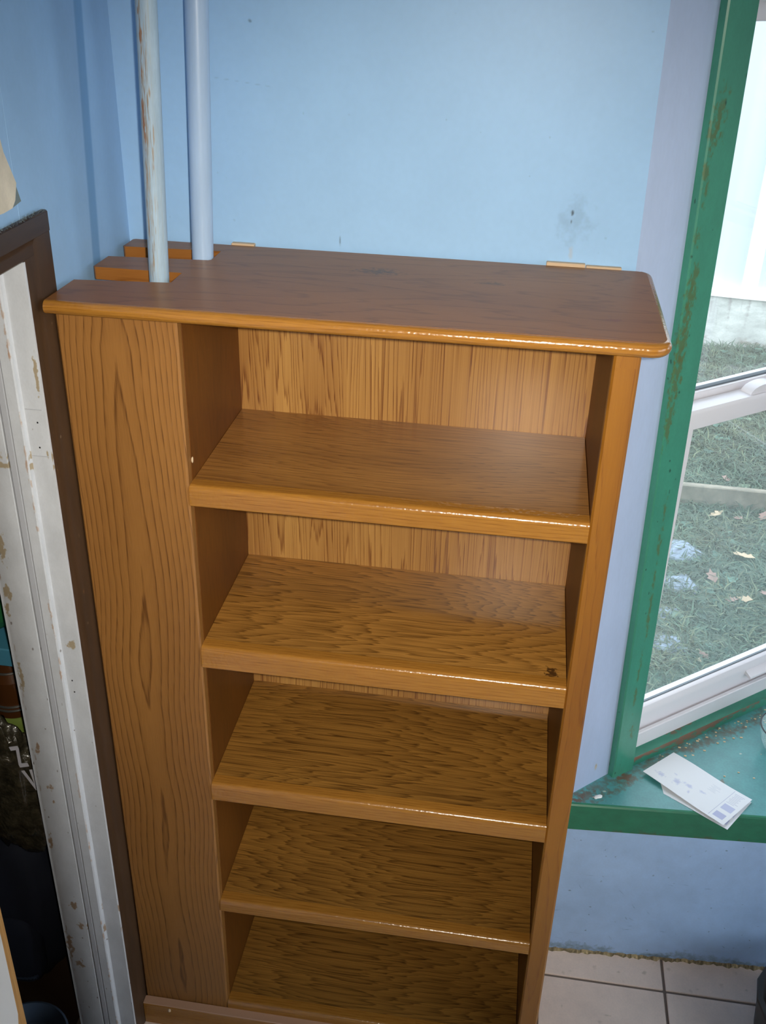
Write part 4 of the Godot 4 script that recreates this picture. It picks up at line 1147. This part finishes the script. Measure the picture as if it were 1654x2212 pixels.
# ================================================================ inside the cupboard
func build_pantry_things() -> void:
	var s1 := piece("cupboard_shelf", box(Vector3(-0.62, 0.384, 0.03), Vector3(-0.158, 0.402, 0.25), 0.002, "x"), M.cyan)
	tag(s1, "lower light blue shelf board inside the dark cupboard", "shelf", "cupboard shelves")
	var s2 := piece("cupboard_shelf", box(Vector3(-0.62, 0.772, 0.03), Vector3(-0.158, 0.806, 0.25), 0.002, "x"), M.cyan)
	tag(s2, "upper light blue shelf board inside the dark cupboard", "shelf", "cupboard shelves")
	var pk := thing("green_packet", "dark green packet on the upper cupboard shelf", "packet", Vector3(-0.30, 0.806, 0.19))
	var b := piece("body", lump(Vector3(0.085, 0.11, 0.05), 0.08, 1.6, 2.0, 0.55), M.green_pack, pk)
	b.position.y = 0.118
	var lp := thing("lime_packet", "yellow green plastic packet under the jar in the cupboard", "packet", Vector3(-0.285, 0.402, 0.165))
	b = piece("body", lump(Vector3(0.085, 0.112, 0.055), 0.10, 1.8, 5.0, 0.5), M.lime_pack, lp)
	b.position.y = 0.122
	var jar := thing("jar", "amber jar with bright metal rings in the dark cupboard", "jar", Vector3(-0.262, 0.630, 0.18))
	var st := begin()
	lathe(st, PackedVector2Array([Vector2(0.001, 0.0), Vector2(0.034, 0.0), Vector2(0.038, 0.004), Vector2(0.038, 0.075), Vector2(0.030, 0.092), Vector2(0.030, 0.10), Vector2(0.001, 0.10)]), 32)
	piece("glass", done(st), M.amber, jar)
	st = begin()
	for y in [0.020, 0.028, 0.094]:
		var ring := arc(Vector2(0.0385 if y < 0.05 else 0.034, y), 0.0022, -90.0, 270.0, 8)
		lathe(st, ring, 36)
	piece("metal_ring", done(st), M.metal, jar)
	st = begin()
	lathe(st, PackedVector2Array([Vector2(0.032, 0.098), Vector2(0.032, 0.112), Vector2(0.030, 0.115), Vector2(0.001, 0.115)]), 32)
	piece("lid", done(st), M.amber, jar)
	# dark clear bag hanging in front of the shelf, with white lettering
	var bag := thing("plastic_bag", "dark plastic bag with a white letter Z hanging before the shelf", "bag", Vector3(-0.247, 0.535, 0.272))
	b = piece("body", lump(Vector3(0.060, 0.138, 0.018), 0.20, 2.2, 9.0, 0.72, 24, 36), M.dark_bag, bag)
	b.rotation.z = 0.10
	var f := SystemFont.new()
	f.font_names = PackedStringArray(["Droid Sans"])
	f.font_weight = 700
	for e in [["Z", 0.040, 0.088, 0.060, 0.30], ["V", 0.056, 0.040, 0.060, 0.30]]:
		var tm := TextMesh.new()
		tm.text = e[0]
		tm.font = f
		tm.font_size = 32
		tm.pixel_size = e[3] / 32.0
		tm.depth = 0.0012
		var l := piece("letter", tm, M.print_white, bag)
		l.position = Vector3(e[1], e[2], 0.0195)
		l.rotation.z = e[4]
		l.scale = Vector3(0.55, 1, 1)
	# backpack on the cupboard floor
	var bp := thing("backpack", "black and navy backpack standing on the cupboard floor", "backpack", Vector3(-0.305, 0.0, 0.205))
	b = piece("body", lump(Vector3(0.082, 0.185, 0.072), 0.06, 1.5, 4.0, 0.7, 24, 36), M.navy, bp)
	b.position.y = 0.183
	b = piece("front_pocket", lump(Vector3(0.058, 0.085, 0.020), 0.06, 1.5, 6.0, 0.6), M.navy, bp)
	b.position = Vector3(0.0, 0.115, 0.066)
	st = begin()
	var cu := arc(Vector2(0, 0), 0.052, 200.0, 340.0, 14)
	for i in cu.size() - 1:
		bbox(st, Vector3(cu[i].x, cu[i].y * 0.5, -0.0015), Vector3(cu[i + 1].x, cu[i + 1].y * 0.5 + 0.002, 0.0015), 0.0004)
	b = piece("piping", done(st), M.navy_trim, bp)
	b.position = Vector3(0.0, 0.075, 0.084)
	# slate blue basin on the floor near the opening
	var bs := thing("basin", "slate blue basin on the cupboard floor at the lower left", "basin", Vector3(-0.235, -0.004, 0.40))
	st = begin()
	lathe(st, PackedVector2Array([Vector2(0.001, 0.0), Vector2(0.060, 0.0), Vector2(0.066, 0.004), Vector2(0.078, 0.045), Vector2(0.074, 0.046), Vector2(0.062, 0.008), Vector2(0.001, 0.006)]), 36)
	piece("body", done(st), M.slate, bs)

# ================================================================ outside
func build_outside() -> void:
	var gy := -0.30
	var g := piece("ground", box(Vector3(-8, gy - 0.2, -16), Vector3(12, gy, -0.75), 0.001), M.soil)
	tag(g, "worn lawn ground outside the window", "ground", "", "structure")
	var rng := RandomNumberGenerator.new()
	rng.seed = 77
	# grass tuft
	var st := begin()
	for i in 7:
		var a := TAU * i / 7.0 + rng.randf() * 0.7
		var d := Vector3(cos(a), 0, sin(a))
		var side := Vector3(-d.z, 0, d.x) * 0.0022
		var h := rng.randf_range(0.03, 0.055)
		var p0 := d * 0.006
		var p1 := p0 + d * h * 0.35 + Vector3.UP * h * 0.6
		var p2 := p0 + d * h * 1.0 + Vector3.UP * h * 0.75
		var n := (Vector3.UP + d * -0.4).normalized()
		tri(st, [p0 - side, p0 + side, p1 + side * 0.8], [n, n, n], [Vector2.ZERO, Vector2.ZERO, Vector2.ZERO])
		tri(st, [p0 - side, p1 + side * 0.8, p1 - side * 0.8], [n, n, n], [Vector2.ZERO, Vector2.ZERO, Vector2.ZERO])
		tri(st, [p1 - side * 0.8, p1 + side * 0.8, p2], [n, n, n], [Vector2.ZERO, Vector2.ZERO, Vector2.ZERO])
	scatter("grass", done(st), M.blade, 26000, gy, rng, 0.7, 1.7, "short pale green grass growing outside the window")
	# clover: three round leaflets
	st = begin()
	for i in 3:
		var a := TAU * i / 3.0
		var c := Vector3(cos(a), 0, sin(a)) * 0.0085 + Vector3.UP * 0.024
		var n := (Vector3.UP + Vector3(cos(a), 0, sin(a)) * -0.25).normalized()
		for k in 7:
			var b0 := TAU * k / 7.0
			var b1 := TAU * (k + 1) / 7.0
			tri(st, [c - Vector3.UP * 0.002, c + Vector3(cos(b0), 0, sin(b0)) * 0.0085, c + Vector3(cos(b1), 0, sin(b1)) * 0.0085], [n, n, n], [Vector2.ZERO, Vector2.ZERO, Vector2.ZERO])
	scatter("clover", done(st), M.clover, 8000, gy, rng, 0.7, 1.6, "clover leaves among the grass near the window")
	# timber edging across the lawn
	var ke := piece("lawn_edging", box(Vector3(-1.5, 0, -0.016), Vector3(2.6, 0.122, 0.016), 0.004, "x"), M.kerb)
	ke.position = Vector3(1.366, gy, -2.556)
	ke.rotation.y = -0.015
	tag(ke, "low grey edging board crossing the lawn outside the window", "edging")
	# row of pale stones at the foot of the house
	var sp := [[1.235, -2.13, 0.100, 0.085, 0.035], [1.205, -1.885, 0.080, 0.085, 0.032], [1.150, -1.68, 0.062, 0.060, 0.028], [1.130, -1.49, 0.075, 0.085, 0.030]]
	for i in sp.size():
		var e: Array = sp[i]
		var s := piece("pale_stone", lump(Vector3(e[2], e[4], e[3]), 0.16, 1.3, 11.0 * i + 2.0, 0.9), M.stone)
		s.position = Vector3(e[0], gy + e[4] * 0.5, e[1])
		s.rotation.y = 0.5 * i
		tag(s, ["pale bluish stone farthest from the window in the lawn row", "pale bluish stone second farthest in the lawn row", "pale bluish stone third along the lawn row", "pale bluish stone nearest the window in the lawn row"][i], "stone", "pale stones along the lawn")
	# fallen leaves
	st = begin()
	var lo := PackedVector2Array([Vector2(-0.05, 0.0), Vector2(-0.028, 0.018), Vector2(-0.012, 0.034), Vector2(-0.004, 0.020), Vector2(0.018, 0.026), Vector2(0.022, 0.012), Vector2(0.05, 0.004), Vector2(0.026, -0.008), Vector2(0.020, -0.026), Vector2(0.002, -0.016), Vector2(-0.014, -0.030), Vector2(-0.026, -0.012)])
	var tg := Geometry2D.triangulate_polygon(lo)
	for i in range(0, tg.size(), 3):
		var p := []
		for k in 3:
			var q := lo[tg[i + k]]
			p.append(Vector3(q.x, 0.010 + 0.25 * absf(q.y) + 4.0 * q.x * q.x, q.y))
		var n: Vector3 = (p[1] - p[0]).cross(p[2] - p[0]).normalized()
		if n.y < 0: n = -n
		for side in [1.0, -1.0]:
			var dn := Vector3(0, 0.0 if side > 0 else -0.0008, 0)
			tri(st, [p[0] + dn, p[1] + dn, p[2] + dn], [n * side, n * side, n * side], [Vector2.ZERO, Vector2.ZERO, Vector2.ZERO])
	var leaf := done(st)
	var spots := [
		[1.477, -2.106, 0.85, 0, "largest pale dry leaf, alone on the lawn between edging and sash"], [1.446, -2.125, 0.45, 0, "small pale dry leaf just beside the largest one"],
		[1.330, -1.935, 0.75, 1, "pinkish dry leaf beside the second farthest pale stone"], [1.385, -1.79, 0.5, 1, "small pinkish dry leaf nearer than the one by the stones"],
		[1.430, -1.80, 0.6, 0, "pale dry leaf low in the pane, right of the stones"], [1.510, -1.845, 0.8, 1, "pinkish dry leaf at the right edge of the pane"],
		[1.235, -1.43, 0.5, 1, "pinkish dry leaf beside the nearest pale stone"], [1.222, -1.40, 0.35, 0, "tiny pale dry leaf near the nearest pale stone"],
		[1.414, -2.435, 0.75, 0, "pale dry leaf just in front of the grey edging board"], [1.500, -2.42, 0.6, 1, "pinkish dry leaf in front of the edging, right of the pale one"],
		[1.610, -2.455, 0.7, 1, "pinkish dry leaf against the edging at the right edge"], [1.500, -2.78, 0.7, 1, "dull dry leaf on the grass beyond the edging board"]]
	for i in spots.size():
		var e: Array = spots[i]
		var l := piece("fallen_leaf", leaf, M.leaf if e[3] == 0 else M.leaf_pink)
		l.position = Vector3(e[0], gy + 0.042, e[1])
		l.rotation = Vector3(rng.randf_range(-0.3, 0.3), rng.randf() * TAU, rng.randf_range(-0.3, 0.3))
		l.scale = Vector3.ONE * e[2]
		tag(l, e[4], "leaf", "fallen leaves on the lawn")
	# round white walled pool on a stained concrete plinth
	var pool := thing("garden_pool", "curved white panelled garden pool wall on a stained concrete plinth", "pool", Vector3(2.2, gy, -7.70))
	var R := 3.0
	piece("plinth", curved(R, 0.0, 0.315, 0.10), M.concrete, pool)
	piece("pool_wall", curved(R - 0.045, 0.315, 2.9, 0.04), M.pool_wall, pool)
	st = begin()
	piece("rim", curved(R + 0.015, 0.312, 0.345, 0.07), M.pool_white, pool)
	for k in 4:
		var x := -0.345 + 0.62 * (k - 1)
		var z := sqrt((R - 0.03) * (R - 0.03) - x * x)
		var up := piece("upright", box(Vector3(-0.044, 0.345, -0.03), Vector3(0.044, 2.9, 0.03), 0.008), M.pool_white, pool)
		up.position = Vector3(x, 0, z)
		up.rotation.y = atan2(x, z)

func curved(R: float, y0: float, y1: float, thick: float) -> ArrayMesh:
	var st := begin()
	var n := 40
	for i in n:
		var a0 := lerpf(-0.8, 0.8, float(i) / n)
		var a1 := lerpf(-0.8, 0.8, float(i + 1) / n)
		var d0 := Vector3(sin(a0), 0, cos(a0))
		var d1 := Vector3(sin(a1), 0, cos(a1))
		var uv := [Vector2(a0 * R * 0.5, 1), Vector2(a1 * R * 0.5, 1), Vector2(a1 * R * 0.5, 0), Vector2(a0 * R * 0.5, 0)]
		var p := [d0 * R + Vector3.UP * y0, d1 * R + Vector3.UP * y0, d1 * R + Vector3.UP * y1, d0 * R + Vector3.UP * y1]
		tri(st, [p[0], p[1], p[2]], [d0, d1, d1], [uv[0], uv[1], uv[2]])
		tri(st, [p[0], p[2], p[3]], [d0, d1, d0], [uv[0], uv[2], uv[3]])
		var q0 := d0 * (R - thick) + Vector3.UP * y1
		var q1 := d1 * (R - thick) + Vector3.UP * y1
		var u := Vector3.UP
		tri(st, [p[3], p[2], q1], [u, u, u], [uv[3], uv[2], uv[2]])
		tri(st, [p[3], q1, q0], [u, u, u], [uv[3], uv[2], uv[3]])
		var b0 := d0 * (R - thick) + Vector3.UP * y0
		var b1 := d1 * (R - thick) + Vector3.UP * y0
		tri(st, [b0, b1, q1], [-d0, -d1, -d1], [uv[0], uv[1], uv[2]])
		tri(st, [b0, q1, q0], [-d0, -d1, -d0], [uv[0], uv[2], uv[3]])
	return done(st)

func scatter(called: String, mesh: Mesh, m: Material, count: int, gy: float, rng: RandomNumberGenerator, lo: float, hi: float, label: String) -> void:
	var mm := MultiMesh.new()
	mm.transform_format = MultiMesh.TRANSFORM_3D
	mm.use_colors = true
	mm.mesh = mesh
	mm.instance_count = count
	for i in count:
		var f := rng.randf()
		var z := lerpf(-1.1, -4.66, pow(f, 1.35))
		var x := rng.randf_range(0.75, 2.75) + (-z - 1.1) * 0.16 + rng.randf_range(-0.1, 0.1)
		var s := rng.randf_range(lo, hi)
		var bs := Basis(Vector3.UP, rng.randf() * TAU).scaled(Vector3(s, s * rng.randf_range(0.7, 1.2), s))
		mm.set_instance_transform(i, Transform3D(bs, Vector3(x, gy, z)))
		var t := rng.randf_range(0.45, 1.5)
		var dry := rng.randf()
		var patch := nz.get_noise_3d(x * 3.0, 40.0, z * 3.0)
		if called == "grass" and patch > 0.25: dry += 0.35
		mm.set_instance_color(i, Color(t * (1.75 if dry > 0.93 else 1.25 if dry > 0.7 else 0.95), t * (1.25 if dry > 0.93 else 1.0 if dry > 0.7 else 0.98), t * (1.05 if dry > 0.93 else 0.95)))
	var o := MultiMeshInstance3D.new()
	o.name = numbered(called)
	o.multimesh = mm
	o.material_override = m
	add_child(o, true)
	tag(o, label, "grass" if called == "grass" else "clover", "", "stuff")
